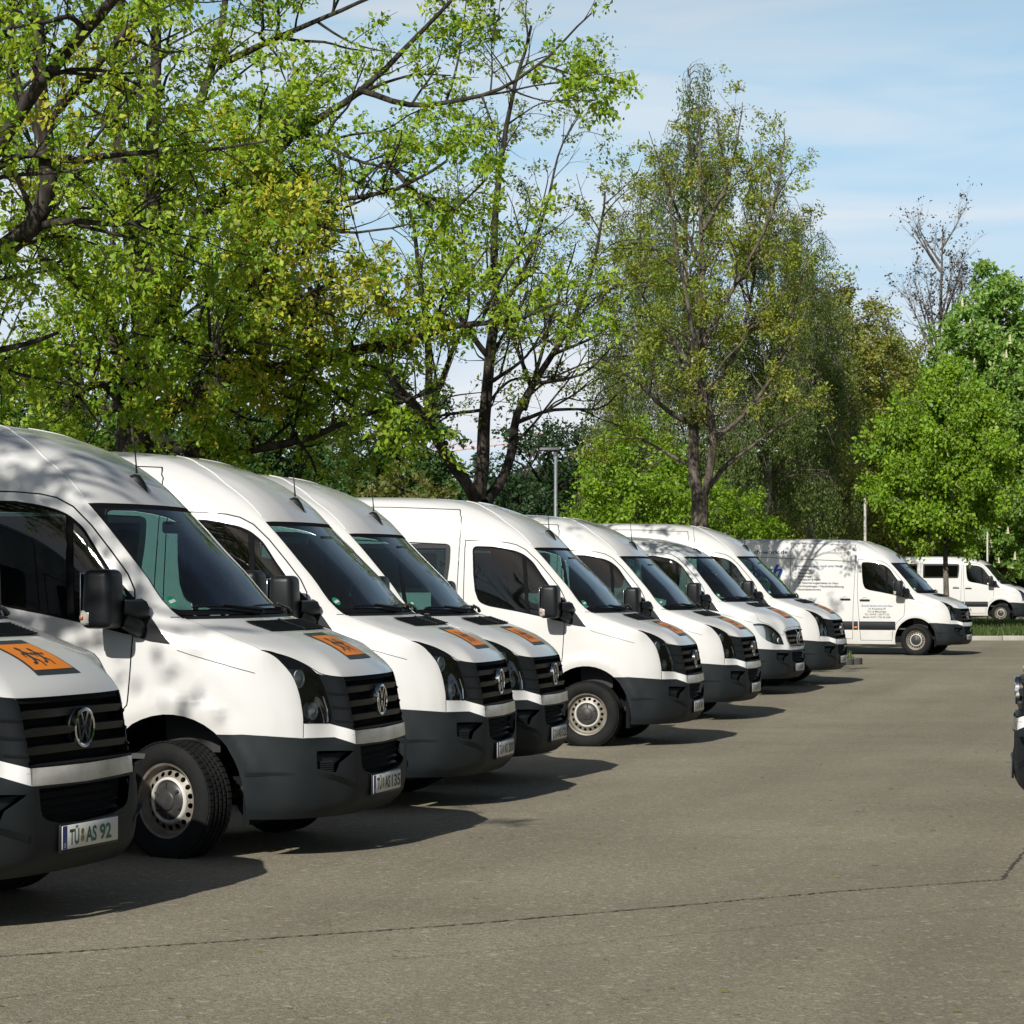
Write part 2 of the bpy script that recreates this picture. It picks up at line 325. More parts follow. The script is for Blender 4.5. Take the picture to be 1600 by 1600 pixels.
def sz2lz(P): return [(float(np.interp(s, np.arange(12), LS)), z) for s, z in P]
def inside(P, x, y):
    P = np.asarray(P); n = len(P); c = False; j = n - 1
    for i in range(n):
        if (P[i][1] > y) != (P[j][1] > y) and x < (P[j][0] - P[i][0]) * (y - P[i][1]) / (P[j][1] - P[i][1]) + P[i][0]: c = not c
        j = i
    return c
def cut(bm, P):
    P = [tuple(p) for p in P]
    x0 = min(p[0] for p in P); x1 = max(p[0] for p in P); y0 = min(p[1] for p in P); y1 = max(p[1] for p in P)
    def bb(f):
        xs = [v.co.x for v in f.verts]; ys = [v.co.y for v in f.verts]; return min(xs), max(xs), min(ys), max(ys)
    near = {}
    for f in bm.faces:
        b = bb(f)
        if b[1] >= x0 and b[0] <= x1 and b[3] >= y0 and b[2] <= y1: near[f] = b
    for i in range(len(P)):
        a, b = P[i], P[(i + 1) % len(P)]
        dx, dy = b[0] - a[0], b[1] - a[1]
        if abs(dx) + abs(dy) < 1e-9: continue
        ex0, ex1 = min(a[0], b[0]) - 1e-6, max(a[0], b[0]) + 1e-6; ey0, ey1 = min(a[1], b[1]) - 1e-6, max(a[1], b[1]) + 1e-6
        sel = [f for f, q in near.items() if q[1] >= ex0 and q[0] <= ex1 and q[3] >= ey0 and q[2] <= ey1]
        if not sel: continue
        es = set(); vs = set()
        for f in sel: es.update(f.edges); vs.update(f.verts)
        r = bmesh.ops.bisect_plane(bm, geom=sel + list(es) + list(vs), dist=1e-6, plane_co=(a[0], a[1], 0), plane_no=(-dy, dx, 0))
        for g in r['geom']:
            if isinstance(g, bmesh.types.BMFace) and g.is_valid: near[g] = bb(g)
SN = [7, 4, 5, 5, 5, 7, 12, 12, 12, 5, 6]
ZG = np.concatenate([np.arange(.25, 1.02, .04), np.arange(1.03, 1.44, .022), np.arange(1.46, 2.1, .06), np.arange(2.12, 2.56, .035), np.arange(2.57, 2.64, .014), [2.645, 2.653, 2.66, 2.665, 2.668]])
class Skin:
    def __init__(s, low):
        s.low = low; s.S = Surf(ROWS_LOW if low else ROWS)
        s.zs = np.array([(z if z <= 2.107 else 2.107 + (z - 2.107) * .59) for z in ZG]) if low else ZG
        s.ss = np.concatenate([np.linspace(k, k + 1, n, endpoint=False) for k, n in enumerate(SN)] + [[11.0]])
    def P(s, sv, z, off=0.0):
        a = s.S.at(sv, z)[0]
        return Vector(a) + (s.N(sv, z) * off if off else Vector((0, 0, 0)))
    def N(s, sv, z):
        e = 0.01; z2 = min(z + e, s.zs[-1]); z1 = z2 - e
        dz = s.S.at(sv, z2)[0] - s.S.at(sv, z1)[0]; ds = s.S.at(sv + .02, z)[0] - s.S.at(sv - .02, z)[0]
        n = np.cross(dz, ds); return Vector(n / (np.linalg.norm(n) + 1e-12))
    def Px(s, x, z, off=0.0): return s.P(s.S.s_of_x(x, z), z, off)
    def build(s, polys, regions):
        """cut the half skin along polys, sort faces into regions: name -> (verts(s,z), faces)"""
        bm = bmesh.new(); G = [[bm.verts.new((a, z, 0)) for a in s.ss] for z in s.zs]
        for i in range(len(s.zs) - 1):
            for j in range(len(s.ss) - 1): bm.faces.new((G[i][j], G[i][j + 1], G[i + 1][j + 1], G[i + 1][j]))
        for p in polys: cut(bm, p)
        bm.verts.index_update(); bm.faces.ensure_lookup_table()
        bbx = [(n, p, min(q[0] for q in p), max(q[0] for q in p), min(q[1] for q in p), max(q[1] for q in p)) for n, p in regions]
        out = {}
        for f in bm.faces:
            c = f.calc_center_median(); nm = 'body'
            for n, p, a0, a1, b0, b1 in bbx:
                if a0 <= c.x <= a1 and b0 <= c.y <= b1 and inside(p, c.x, c.y): nm = n; break
            out.setdefault(nm, []).append([v.index for v in f.verts])
        s.uv = [(v.co.x, v.co.y) for v in bm.verts]; bm.free()
        # evaluate surface + normals for all cut vertices, grouped by height
        groups = {}
        for i, (a, z) in enumerate(s.uv): groups.setdefault(round(z, 5), []).append(i)
        n = len(s.uv); s.co = np.zeros((n, 3)); s.no = np.zeros((n, 3))
        zt = s.zs[-1]
        for z, idx in groups.items():
            sv = np.array([s.uv[i][0] for i in idx]); zz = min(max(z, s.zs[0]), zt)
            p = s.S.at(sv, zz); e = 0.028 if zz < 2.55 else 0.004; z2 = min(zz + e, zt); z1 = max(zz - e, s.zs[0])
            dz = s.S.at(sv, z2) - s.S.at(sv, z1); es = np.where(sv > 3.2, .09, .03); ds = s.S.at(sv + es, zz) - s.S.at(sv - es, zz)
            nn = np.cross(dz, ds); nn /= np.linalg.norm(nn, axis=1)[:, None] + 1e-12
            s.co[idx] = p; s.no[idx] = nn
        return out
    def mesh(s, name, faces, off=0.0, both=False, left=False, cap=False, sharp=None):
        used = sorted({i for f in faces for i in f}); mp = {i: k for k, i in enumerate(used)}
        co = s.co[used] + s.no[used] * off; no = s.no[used].copy(); F = [[mp[i] for i in f] for f in faces]
        # outward winding on the right side: (s,z) grid order is inward for +n, so flip if needed
        q = sum(float(np.dot(np.cross(co[f[1]] - co[f[0]], co[f[2]] - co[f[0]]), no[f[0]])) for f in F)
        if q < 0: F = [f[::-1] for f in F]
        sv = np.array([s.uv[i][0] for i in used]); zv = np.array([s.uv[i][1] for i in used])
        if left: co[:, 1] *= -1; no[:, 1] *= -1; F = [f[::-1] for f in F]
        if both:
            cen = (sv < 1e-6); co[cen, 1] = 0; no[cen, 1] = 0
            m = {}; add = []
            for k in range(len(used)):
                if cen[k]: m[k] = k
                else: m[k] = len(used) + len(add); add.append(k)
            co = np.vstack([co, co[add] * [1, -1, 1]]); no = np.vstack([no, no[add] * [1, -1, 1]]); F = F + [[m[i] for i in f[::-1]] for f in F]
            if cap:
                top = [k for k in range(len(used)) if abs(zv[k] - s.zs[-1]) < 1e-5]; top.sort(key=lambda k: sv[k])
                for a, b in zip(top[:-1], top[1:]):
                    q = [a, b, m[b], m[a]]; q = [x for i, x in enumerate(q) if x not in q[:i]]
                    if len(q) >= 3: F.append(q)
        me = bpy.data.meshes.new(name); me.from_pydata(co.tolist(), [], F); me.update()
        if len(me.vertices) == len(no):
            me.polygons.foreach_set('use_smooth', [True] * len(me.polygons))
            me.normals_split_custom_set_from_vertices(no.tolist())
        return me
def grid_mesh(name, P, smooth=True):     # P[i][j] -> quads
    ni, nj = len(P), len(P[0]); v = [tuple(p) for r in P for p in r]
    f = [(i * nj + j, i * nj + j + 1, (i + 1) * nj + j + 1, (i + 1) * nj + j) for i in range(ni - 1) for j in range(nj - 1)]
    me = bpy.data.meshes.new(name); me.from_pydata(v, [], f); me.update()
    if smooth: me.polygons.foreach_set('use_smooth', [True] * len(me.polygons))
    return me
def flat_text(name, s, size, fn, parent, m, **kw):
    v, f = text_geo(s, size, **kw); 
    me = bpy.data.meshes.new(name); me.from_pydata([tuple(fn(p[0], p[1])) for p in v], [], f); me.update()
    return obj(name, me, parent, m)

# ---- outlines, traced in metres: x forward from the front axle, z up; s = station round the nose
WIN = round_poly([(-1.27, 2.118), (-1.05, 2.112), (-.90, 2.088), (-.80, 2.065), (-.71, 2.028), (-.61, 1.95), (-.50, 1.80), (-.40, 1.675), (-.26, 1.535), (-.14, 1.415), (-.005, 1.262),
                  (-.13, 1.280), (-.23, 1.306), (-.36, 1.336), (-.51, 1.37), (-.63, 1.395), (-.79, 1.427), (-.95, 1.455), (-1.08, 1.478), (-1.18, 1.52), (-1.225, 1.64), (-1.25, 1.82)],
                 [.06, 0, 0, .03, .05, .05, 0, 0, 0, 0, .008, 0, 0, 0, 0, 0, 0, 0, .05, .06, 0, 0])
DOOR = [(-1.357, 2.182), (-1.06, 2.172), (-.90, 2.158), (-.80, 2.135), (-.694, 2.081), (-.565, 1.965), (-.43, 1.815), (-.31, 1.675), (-.255, 1.58), (-.235, 1.47), (-.232, 1.31), (-.242, 1.07), (-.252, .90), (-.30, .845), (-.40, .76), (-.47, .65), (-.515, .53), (-.535, .33), (-1.27, .33), (-1.30, .77), (-1.325, 1.07), (-1.352, 1.47)]
SLIDE = [(-1.450, 2.515), (-1.412, 2.40), (-1.408, 2.19), (-1.42, 1.55), (-1.435, 1.07), (-1.45, .36), (-2.96, .36), (-2.955, 1.47), (-2.956, 2.555), (-2.2, 2.545)]
RWIN = [(-1.51, 2.142), (-1.51, 1.95), (-1.545, 1.62), (-2.85, 1.62), (-2.85, 2.148)]
QWIN = [(-3.06, 2.148), (-3.06, 1.62), (-4.5, 1.62), (-4.46, 2.148)]
HL = [(3.93, 1.226), (3.46, 1.206), (3.10, 1.172), (2.90, 1.128), (2.795, 1.06), (2.86, .95), (2.94, .86), (2.985, .797), (2.02, .787), (1.93, .85), (1.95, .95), (1.955, 1.057), (2.02, 1.108), (2.257, 1.15), (2.717, 1.193), (3.375, 1.220)]
def chaikin(P, keep, it=2):
    P = [np.array(p, float) for p in P]; K = [i in keep for i in range(len(P))]
    for _ in range(it):
        Q = []; KK = []
        for i in range(len(P)):
            p, q = P[i - 1], P[(i + 1) % len(P)]
            if K[i]: Q.append(P[i]); KK.append(True)
            else: Q += [P[i] * .75 + p * .25, P[i] * .75 + q * .25]; KK += [False, False]
        P, K = Q, KK
    return [tuple(p) for p in P]
HL = chaikin(HL, (0, 7, 8))
HLS = [(4.25, 1.075), (3.75, 1.085), (3.086, 1.078), (2.75, 1.06), (2.462, 1.02), (2.07, .934), (1.85, .857), (1.74, .757), (2.1, .757), (2.637, .766), (3.297, .811), (3.667, .887), (4.003, .98)]
HOOD = chaikin([(-.2, 1.410), (3.80, 1.410), (3.72, 1.341), (3.85, 1.269), (3.90, 1.224), (3.375, 1.217), (2.717, 1.190), (2.257, 1.147), (2.00, 1.104), (1.84, 1.073), (1.08, 1.0535), (-.2, 1.0535)], (0, 1, 4, 11))
HOODS0 = [(-.2, 1.410), (3.80, 1.410), (3.72, 1.341), (3.8, 1.20), (3.7, 1.12), (3.086, 1.09), (2.75, 1.072), (2.462, 1.03), (2.12, .95), (1.95, .90), (1.5, .905), (1.44, .985), (.5, 1.02), (-.2, 1.02)]
HLS = chaikin(HLS, (0, 7)); HOODS = chaikin(HOODS0, (0, 1, 9, 10, 13))
GRILLE = [(-.2, 1.056), (1.08, 1.056), (1.84, 1.076), (2.04, 1.09), (2.04, 1.0), (2.04, .90), (2.04, .84), (2.06, .782), (1.08, .742), (-.2, .735)]
GRILLES = round_poly([(-.2, .99), (1.40, .955), (1.30, .80), (1.0, .722), (-.2, .706)], [0, .04, .05, .12, 0])
STRIP = [(-.2, .735), (1.08, .742), (1.96, .782), (2.985, .794), (2.985, .714), (1.97, .706), (1.08, .662), (-.2, .652)]
BUMP = [(-.2, .2), (5.75, .2), (5.75, .737), (4.65, .738), (3.9, .730), (2.985, .712), (1.97, .704), (1.08, .660), (-.2, .650)]
BUMPS = [(-.2, .2), (5.75, .2), (5.75, .737), (4.65, .738), (3.9, .70), (2.61, .682), (1.1, .673), (-.2, .670)]
INTAKE = round_poly([(-.2, .642), (.92, .648), (.89, .52), (.62, .472), (-.2, .462)], [0, .015, .06, .06, 0])
FOG = [(2.44, .632), (2.36, .533), (1.79, .507), (1.70, .56), (1.22, .625)]
def arch(cx, r=.507, rx=.472, n=26):
    return [(cx + rx * math.cos(t), .345 + r * math.sin(t)) for t in np.linspace(-.19, math.pi + .19, n)] + [(cx - rx, .20), (cx + rx, .20)]
# ------------------------------------------------------------------ van builder
def dirY(left): return 1 if left else -1
def make_wheel():
    """faces -Y; returns meshes for tyre, rim, hub cap"""
    t = MB()
    R = .345
    prof = [(.215, -.085), (.232, -.105), (.262, -.117), (.30, -.117), (.325, -.108), (.338, -.096), (R - .006, -.085)]
    for g in (-.052, -.018, .018, .052): prof += [(R, g - .007 - .008), (R, g - .007), (R - .012, g - .006), (R - .012, g + .006), (R, g + .007)]
    prof += [(R - .006, .085), (.338, .096), (.325, .108), (.30, .117), (.262, .117), (.232, .105), (.215, .085)]
    t.lathe_y(prof, 72)
    for row, (y0, y1) in enumerate(((-.096, -.060), (-.044, -.026), (-.010, .010), (.026, .044), (.060, .096))):   # tread blocks
        for k in range(56):
            a = 2 * math.pi * (k + .5 * (row % 2)) / 56; rot = Matrix.Rotation(-a, 4, 'Y').to_3x3()
            c = rot @ Vector((R + .001, (y0 + y1) / 2, 0)); t.box(c, (.008, y1 - y0 - .003, .032), rot)
    for k in range(30):                                                                     # raised sidewall lettering blocks
        if k % 10 in (0, 1, 5): continue
        a = 2 * math.pi * k / 30; rot = Matrix.Rotation(-a, 4, 'Y').to_3x3(); t.box(rot @ Vector((.281, -.1175, 0)), (.016, .002, .03), rot)
    tyre = t.mesh('tyre', 35)
    r = MB()
    r.lathe_y([(.214, .09), (.214, -.070), (.226, -.088), (.220, -.092), (.207, -.085), (.203, -.06), (.192, -.040), (.180, -.038)], 64)
    # perforated disc: flat ring cut by 18 round holes (real openings)
    bm = bmesh.new(); nt_, ra, rb = 72, .138, .181; G = []
    for i, rr in enumerate(np.linspace(ra, rb, 6)): G.append([bm.verts.new((2 * math.pi * k / nt_, rr, 0)) for k in range(nt_ + 1)])
    for i in range(5):
        for k in range(nt_): bm.faces.new((G[i][k], G[i][k + 1], G[i + 1][k + 1], G[i + 1][k]))
    holes = []
    for h in range(18):
        a = 2 * math.pi * (h + .5) / 18; hp = [(a + .0165 / .160 * math.cos(q), .160 + .0150 * math.sin(q)) for q in np.linspace(0, 2 * math.pi, 11)[:-1]]
        holes.append(hp); cut(bm, hp)
    F = []
    for f in bm.faces:
        c = f.calc_center_median()
        if not any(abs(c.x - 2 * math.pi * (h + .5) / 18) < .2 and inside(holes[h], c.x, c.y) for h in range(18)): F.append(f)
    vs = {}; V = []; FF = []
    for f in F:
        q = []
        for v in f.verts:
            if v not in vs: vs[v] = len(V); V.append((v.co.y * math.cos(v.co.x), -.040 - .022 * (1 - ((v.co.y - ra) / (rb - ra))), v.co.y * math.sin(v.co.x)))
            q.append(vs[v])
        FF.append(q)
    bm.free(); r.add(V, FF)
    rim = r.mesh('rim', 40)
    q = MB().lathe_y([(.139, -.060), (.134, -.072), (.124, -.076), (.117, -.070), (.114, -.058)], 56).mesh('rim_ring', 50)
    h = MB(); h.lathe_y([(.116, -.058), (.110, -.066), (.085, -.076), (.060, -.080), (.057, -.087), (.050, -.090), (.0, -.092)], 48)
    for k in range(6):
        a = 2 * math.pi * k / 6 + .26; rot = Matrix.Rotation(-a, 4, 'Y').to_3x3(); h.box(rot @ Vector((.089, -.0775, 0)), (.030, .012, .013), rot)
    hub = h.mesh('hub_cap', 45)
    back = MB().lathe_y([(.0, .0), (.205, .0)], 32).mesh('brake_disc', 30)
    return tyre, rim, q, hub, back
WHEEL = make_wheel()
def add_wheel(parent, loc, left=False, steer=0.0):
    w = obj('wheel', WHEEL[1], parent, M['rim']); w.location = loc; w.rotation_euler = (0, math.radians(37 if left else 11), (math.pi if left else 0) + steer)
    w.rotation_mode = 'ZXY' if False else 'XYZ'
    obj('tyre', WHEEL[0], w, M['tyre']); obj('rim_ring', WHEEL[2], w, M['rimwhite']); obj('hub_cap', WHEEL[3], w, M['hub']); obj('brake_disc', WHEEL[4], w, M['void'])
    return w
def badge_vw(parent, c):
    m = MB()
    def ring(r0, r1, x0, x1, n=40):
        V = []; F = []
        for r, x in ((r0, x0), (r0, x1), ((r0 + r1) / 2, x1 + .004), (r1, x1), (r1, x0)):
            for k in range(n): a = 2 * math.pi * k / n; V.append((c[0] + x, c[1] + r * math.cos(a), c[2] + r * math.sin(a)))
        for i in range(4):
            for k in range(n): F.append((i * n + k, i * n + (k + 1) % n, (i + 1) * n + (k + 1) % n, (i + 1) * n + k))
        m.add(V, F)
    ring(.094, .078, -.012, .014)
    def bar(p, q, w=.0135):
        p, q = Vector((0, p[0], p[1])), Vector((0, q[0], q[1])); d = (q - p).normalized(); s = Vector((0, -d.z, d.y)) * w / 2
        V = [];
        for x in (-.006, .012):
            for a in (p - s, p + s, q + s, q - s): V.append((c[0] + x, c[1] + a.y, c[2] + a.z))
        m.add(V, [(0, 1, 2, 3), (7, 6, 5, 4), (0, 4, 5, 1), (1, 5, 6, 2), (2, 6, 7, 3), (3, 7, 4, 0)])
    for sg in (-1, 1):
        bar((sg * .030, .073), (sg * .003, .010)); bar((sg * .064, .048), (sg * .034, -.070)); bar((sg * .034, -.070), (sg * .003, -.004))
    b = obj('badge', m.mesh('badge', 40), parent, M['chrome'])
    d = MB(); d.lathe_dir([(0, .001), (.080, .001), (.096, -.010), (.098, -.03)], (c[0] - .006, c[1], c[2]), (1, 0, 0), 32); obj('badge_back', d.mesh('badge_back', 40), b, M['black'])
def badge_star(parent, c):
    m = MB(); n = 40
    m.tube([(c[0], c[1] + .085 * math.cos(a), c[2] + .085 * math.sin(a)) for a in np.linspace(0, 2 * math.pi, 33)], .008, 6, cap=False)
    for k in range(3):
        a = math.pi / 2 + k * 2 * math.pi / 3
        m.tube([(c[0] + .008, c[1], c[2]), (c[0], c[1] + .083 * math.cos(a), c[2] + .083 * math.sin(a))], [.020, .004], 4)
    obj('badge', m.mesh('badge', 40), parent, M['chrome'])
def curve_s(sk, pts, off, n=3): # polyline in (s,z) mapped to the skin
    out = []
    for i in range(len(pts) - 1):
        for j in range(n):
            t = j / n; out.append(sk.P(pts[i][0] + (pts[i + 1][0] - pts[i][0]) * t, pts[i][1] + (pts[i + 1][1] - pts[i][1]) * t, off))
    out.append(sk.P(pts[-1][0], pts[-1][1], off)); return out
def ribbon(P, Q):               # mesh between two polylines
    n = len(P); m = MB(); m.add(list(P) + list(Q), [(i, i + 1, n + i + 1, n + i) for i in range(n - 1)]); return m
SKINS = {}
def get_skin(low):
    if low not in SKINS: SKINS[low] = Skin(low)
    return SKINS[low]
def build_van(name, low=False, sprinter=False, windows=True, sign=True, strip_side=True):
    sk = get_skin(low); S = sk.S; root = empty(name); K = 'paint_silver' if sprinter else 'paint'; PT = M[K]
    key = ('p', low)
    top = .59
    slide = [(x, z if z <= 2.107 else 2.107 + (z - 2.107) * .45) for x, z in SLIDE] if low else SLIDE
    if not hasattr(sk, 'pc'):
        sk.pc = {}
        for nm, P in (('win', WIN), ('wini', off_poly(WIN, .016)), ('door', DOOR), ('doori', off_poly(DOOR, .0085)), ('slide', slide), ('slidei', off_poly(slide, .0085)),
                      ('rw', round_poly(RWIN, .06)), ('rwi', off_poly(round_poly(RWIN, .06), .05)), ('qw', round_poly(QWIN, .06)), ('qwi', off_poly(round_poly(QWIN, .06), .05)),
                      ('bar', [(-.735, 2.10), (-.692, 2.10), (-.612, 1.36), (-.655, 1.36)]), ('tri', [(-.42, 1.75), (-.30, 1.75), (.02, 1.35), (.02, 1.2), (-.255, 1.2), (-.255, 1.46)]),
                      ('arch', arch(0)), ('arch2', arch(-3.665))):
            sk.pc[nm] = xz2sz(S, P)
    C = sk.pc
    hl = HLS if sprinter else HL; hood = HOODS if sprinter else HOOD; gr = GRILLES if sprinter else GRILLE; bump = BUMPS if sprinter else BUMP
    hoodi = lz2sz(off_poly(sz2lz(hood), .006)); hoodi = [(a if a > .02 else -.2, b) for a, b in hoodi]
    ws = [(-.2, 1.430), (3.99, 1.430), (3.99, 2.098), (3.0, 2.102), (-.2, 2.106)]; wsi = [(-.2, 1.462), (3.86, 1.462), (3.86, 2.072), (-.2, 2.080)]
    cowl = [(-.2, 1.4095), (3.99, 1.4095), (3.99, 1.431), (-.2, 1.431)]
    crl = [(-.003, 1.240), (.112, 1.203), (.276, 1.157), (.505, 1.095)]; gapB = xz2sz(S, [(x, z) for x, z in crl] + [(x, z - .0045) for x, z in crl[::-1]])
    gapA = [(4.02, 1.4145), (5.42, 1.4145), (5.42, 1.4195), (4.02, 1.4195)]
    regs = [('void', C['arch']), ('void', C['arch2']), ('bar', C['bar']), ('tri', C['tri']), ('wing', C['wini']), ('wins', C['win']), ('door', C['doori']), ('gap', C['door'])]
    rr = []
    for n_, p in regs:   # bar and mirror foot only count inside the window opening
        rr.append((n_, p))
    if windows: rr += [('rwg', C['rwi']), ('rws', C['rw']), ('qwg', C['qwi']), ('qws', C['qw'])]
    rr += [('slide', C['slidei']), ('gap', C['slide']), ('wsg', wsi), ('wss', ws), ('cowl', cowl), ('gap', gapA), ('gap', gapB), ('headlight', hl), ('grille', gr)]
    if not sprinter:
        s_in = [(-.2, .735), (1.08, .742), (1.08, .662), (-.2, .652)]
        rr += [('strip_c', s_in), ('strip', STRIP)]
    rr += [('intake', INTAKE), ('fog', FOG), ('bumper', bump), ('hood', hoodi), ('gap', hood)]
    polys = [p for n_, p in rr]
    R = sk.build(polys, rr)
    # faces tagged bar/tri outside the window belong to door / body
    fix = {'bar': [], 'tri': []}
    for nm in ('bar', 'tri'):
        for f in R.pop(nm, []):
            c = np.mean([sk.uv[i] for i in f], axis=0)
            if inside(C['win'], c[0], c[1]): fix[nm].append(f)
            elif inside(C['doori'], c[0], c[1]): R['door'].append(f)
            elif inside(C['door'], c[0], c[1]): R['gap'].append(f)
            else: R['body'].append(f)
    R.pop('void', None)
    obj('body', sk.mesh('body', R['body'], both=True, cap=True), root, PT)
    hd = obj('bonnet', sk.mesh('bonnet', R['hood'], both=True), root, PT)
    w = obj('windscreen', sk.mesh('windscreen', R['wsg'], -.004, both=True), root, M['glass'])
    obj('windscreen_surround', sk.mesh('windscreen_surround', R['wss'], -.003, both=True), w, M['rubber'])
    sl = MB()
    for nm in ('door', 'slide', 'hood'):
        P_ = C[nm] if nm != 'hood' else [(max(a_, 0.0), b_) for a_, b_ in hood]
        for side in (1, -1):
            pts = [sk.P(a_, b_, -.027) for a_, b_ in P_]; pts = [Vector((q_.x, q_.y * side, q_.z)) for q_ in pts]
            if nm != 'hood': pts.append(pts[0])
            sl.tube(pts, .024, 4, cap=False)
    obj('door_seals', sl.mesh('door_seals'), root, M['void'])
    obj('cowl', sk.mesh('cowl', R['cowl'], -.008, both=True), root, M['black'])
    bp = obj('front_bumper', sk.mesh('front_bumper', R['bumper'], .012, both=True), root, M['plastic'])
    obj('lower_intake', sk.mesh('lower_intake', R['intake'], -.045, both=True), bp, M['void'])
    lip = MB(); A = curve_s(sk, [(-.80, .498), (-.55, .476), (0, .466), (.55, .476), (.80, .498)], .014, 4); B = [p + Vector((-.05, 0, -.004)) for p in A]
    lip = ribbon(A, B); A2 = [p + Vector((0, 0, -.012)) for p in A]; lip.add(list(A) + list(A2), [(i, i + 1, len(A) + i + 1, len(A) + i) for i in range(len(A) - 1)])
    obj('intake_lip', lip.mesh('intake_lip', 30), bp, M['plastic'])
    for zz in (.50, .54, .58, .62):
        A = curve_s(sk, [(-.8, zz), (0, zz), (.8, zz)], -.02, 4); obj('intake_bar', ribbon(A, [p + Vector((-.02, 0, .012)) for p in A]).mesh('intake_bar'), bp, M['black'])
    for left in (False, True):
        sg = -1 if left else 1
        fg = obj('fog_recess', sk.mesh('fog_recess', R['fog'], -.03, left=left), bp, M['black'])
        for i in range(5):
            zz = .520 + .0125 * i; A = curve_s(sk, [(sg * 1.80, zz), (sg * 2.24, zz)], -.008, 4); g = ribbon(A, [p + Vector((-.016, 0, .006)) for p in A])
            g.add(list(A) + [p + Vector((0, 0, -.005)) for p in A], [(k, k + 1, len(A) + k + 1, len(A) + k) for k in range(len(A) - 1)]); obj('fog_slat', g.mesh('fog_slat'), fg, M['plastic'])
        A = curve_s(sk, [(sg * 2.34, .521), (sg * 1.79, .492), (sg * 1.18, .446)], .012, 5); n = len(A); B = []
        for k, p in enumerate(A):
            d = math.sin(math.pi * min(1, (k + .4) / (n - 1))) * .024 + .002; B.append(p + sk.N(sg * 1.8, .49) * d + Vector((0, 0, -.004)))
        Cc = [p + Vector((0, 0, -.035)) for p in A]
        lg = ribbon(A, B); lg.add(list(B) + list(Cc), [(k, k + 1, n + k + 1, n + k) for k in range(n - 1)]); obj('fog_ledge', lg.mesh('fog_ledge', 30), bp, M['plastic'])
        A = curve_s(sk, [(sg * 2.95, .517), (sg * 3.5, .521), (sg * 4.40, .524)], .013, 6); n = len(A)
        B = [p + sk.N(sg * 3.8, .52) * (.007 * min(1, k / 4)) + Vector((0, 0, -.0025)) for k, p in enumerate(A)]; Cc = [p + Vector((0, 0, -.024)) for p in A]
        lg = ribbon(A, B); lg.add(list(B) + list(Cc), [(k, k + 1, n + k + 1, n + k) for k in range(n - 1)]); obj('bumper_step', lg.mesh('bumper_step', 30), bp, M['plastic'])
    # grille
    g = obj('grille', sk.mesh('grille', R['grille'], -.075, both=True), root, M['void'])
    if not sprinter:
        chk = [f for f in R['grille'] if np.mean([sk.uv[i][0] for i in f]) >= 1.05]
        for left in (False, True): obj('grille_cheek', sk.mesh('grille_cheek', chk, .0, left=left), g, M['black'])
    zl = (.905, .835, .765) if sprinter else (1.000, .918, .836, .756); smax = 1.25 if sprinter else 1.05
    for zz in zl:
        zq = lambda s_: zz - (.004 if sprinter else .004) * abs(s_)
        ss = np.linspace(-smax, smax, 17); A = [sk.P(s_, zq(s_), .002) for s_ in ss]; n = len(A)
        back = Vector((-.055, 0, .008)); dn = Vector((-.006, 0, -.034))
        A0 = [p + back for p in A]; A1 = [p + dn for p in A]; A2 = [p + dn + Vector((-.05, 0, .01)) for p in A]
        q = MB()
        for X, Y in ((A0, A), (A, A1), (A1, A2)): q.add(list(X) + list(Y), [(k, k + 1, n + k + 1, n + k) for k in range(n - 1)])
        obj('grille_slat', q.mesh('grille_slat', 25), g, M['satin_dark'] if sprinter else M['black'])
        if not sprinter:
            for sg in (-1, 1):
                A = curve_s(sk, [(sg * 1.06, zq(1) - .028), (sg * 1.6, zq(1.6) - .022), (sg * 1.85, zq(1.85) - .016)], .002, 4); n = len(A); B = [p + Vector((.006, sg * -.004, -.006)) for p in A]; D_ = [p + Vector((0, 0, -.02)) for p in A]
                q = ribbon(A, B); q.add(B + D_, [(k, k + 1, n + k + 1, n + k) for k in range(n - 1)]); obj('cheek_rib', q.mesh('cheek_rib', 25), g, M['black'])
    if not sprinter:
        for sg in (-1, 1):
            A = curve_s(sk, [(sg * 1.055, .748), (sg * 1.055, 1.052)], -.002, 8); obj('grille_wall', ribbon(A, [p + Vector((-.09, 0, 0)) for p in A]).mesh('grille_wall'), g, M['void'])
    if sprinter:
        badge_star(g, (sk.P(0, .85)[0] + .012, 0, .85))
        fr = MB().tube(curve_s(sk, [(-1.40, .955), (-.7, .982), (0, .992), (.7, .982), (1.40, .955), (1.33, .86), (1.28, .80), (1.0, .735), (.6, .715), (0, .708), (-.6, .715), (-1.0, .735), (-1.28, .80), (-1.33, .86), (-1.40, .955)], .004, 4), .009, 6, cap=False); obj('grille_frame', fr.mesh('grille_frame', 60), g, M['satin'])
    else:
        badge_vw(g, (sk.P(0, .905)[0] + .003, 0, .905))
        obj('bumper_strip', sk.mesh('bumper_strip', R['strip_c'], .010, both=True), root, M['satin'])
        for left in (False, True): obj('strip_end', sk.mesh('strip_end', R['strip'], .008, left=left), root, M['whitetrim'])
    # headlights
    for left in (False, True):
        sg = 1 if left else -1
        h = obj('headlight', sk.mesh('headlight', R['headlight'], -.006, left=left), root, M['lens'])
        obj('lamp_housing', sk.mesh('lamp_housing', R['headlight'], -.050 if sprinter else -.075, left=left), h, M['lampbowl'] if sprinter else M['lampgrey'])
        L_ = hl + [hl[0]]; s2 = -sg
        A = curve_s(sk, [(s2 * a, b) for a, b in L_], -.002, 2); B = curve_s(sk, [(s2 * a, b) for a, b in L_], -.078, 2)
        if left: pass
        obj('lamp_rim', ribbon(A, B).mesh('lamp_rim', 40), h, M['black'])
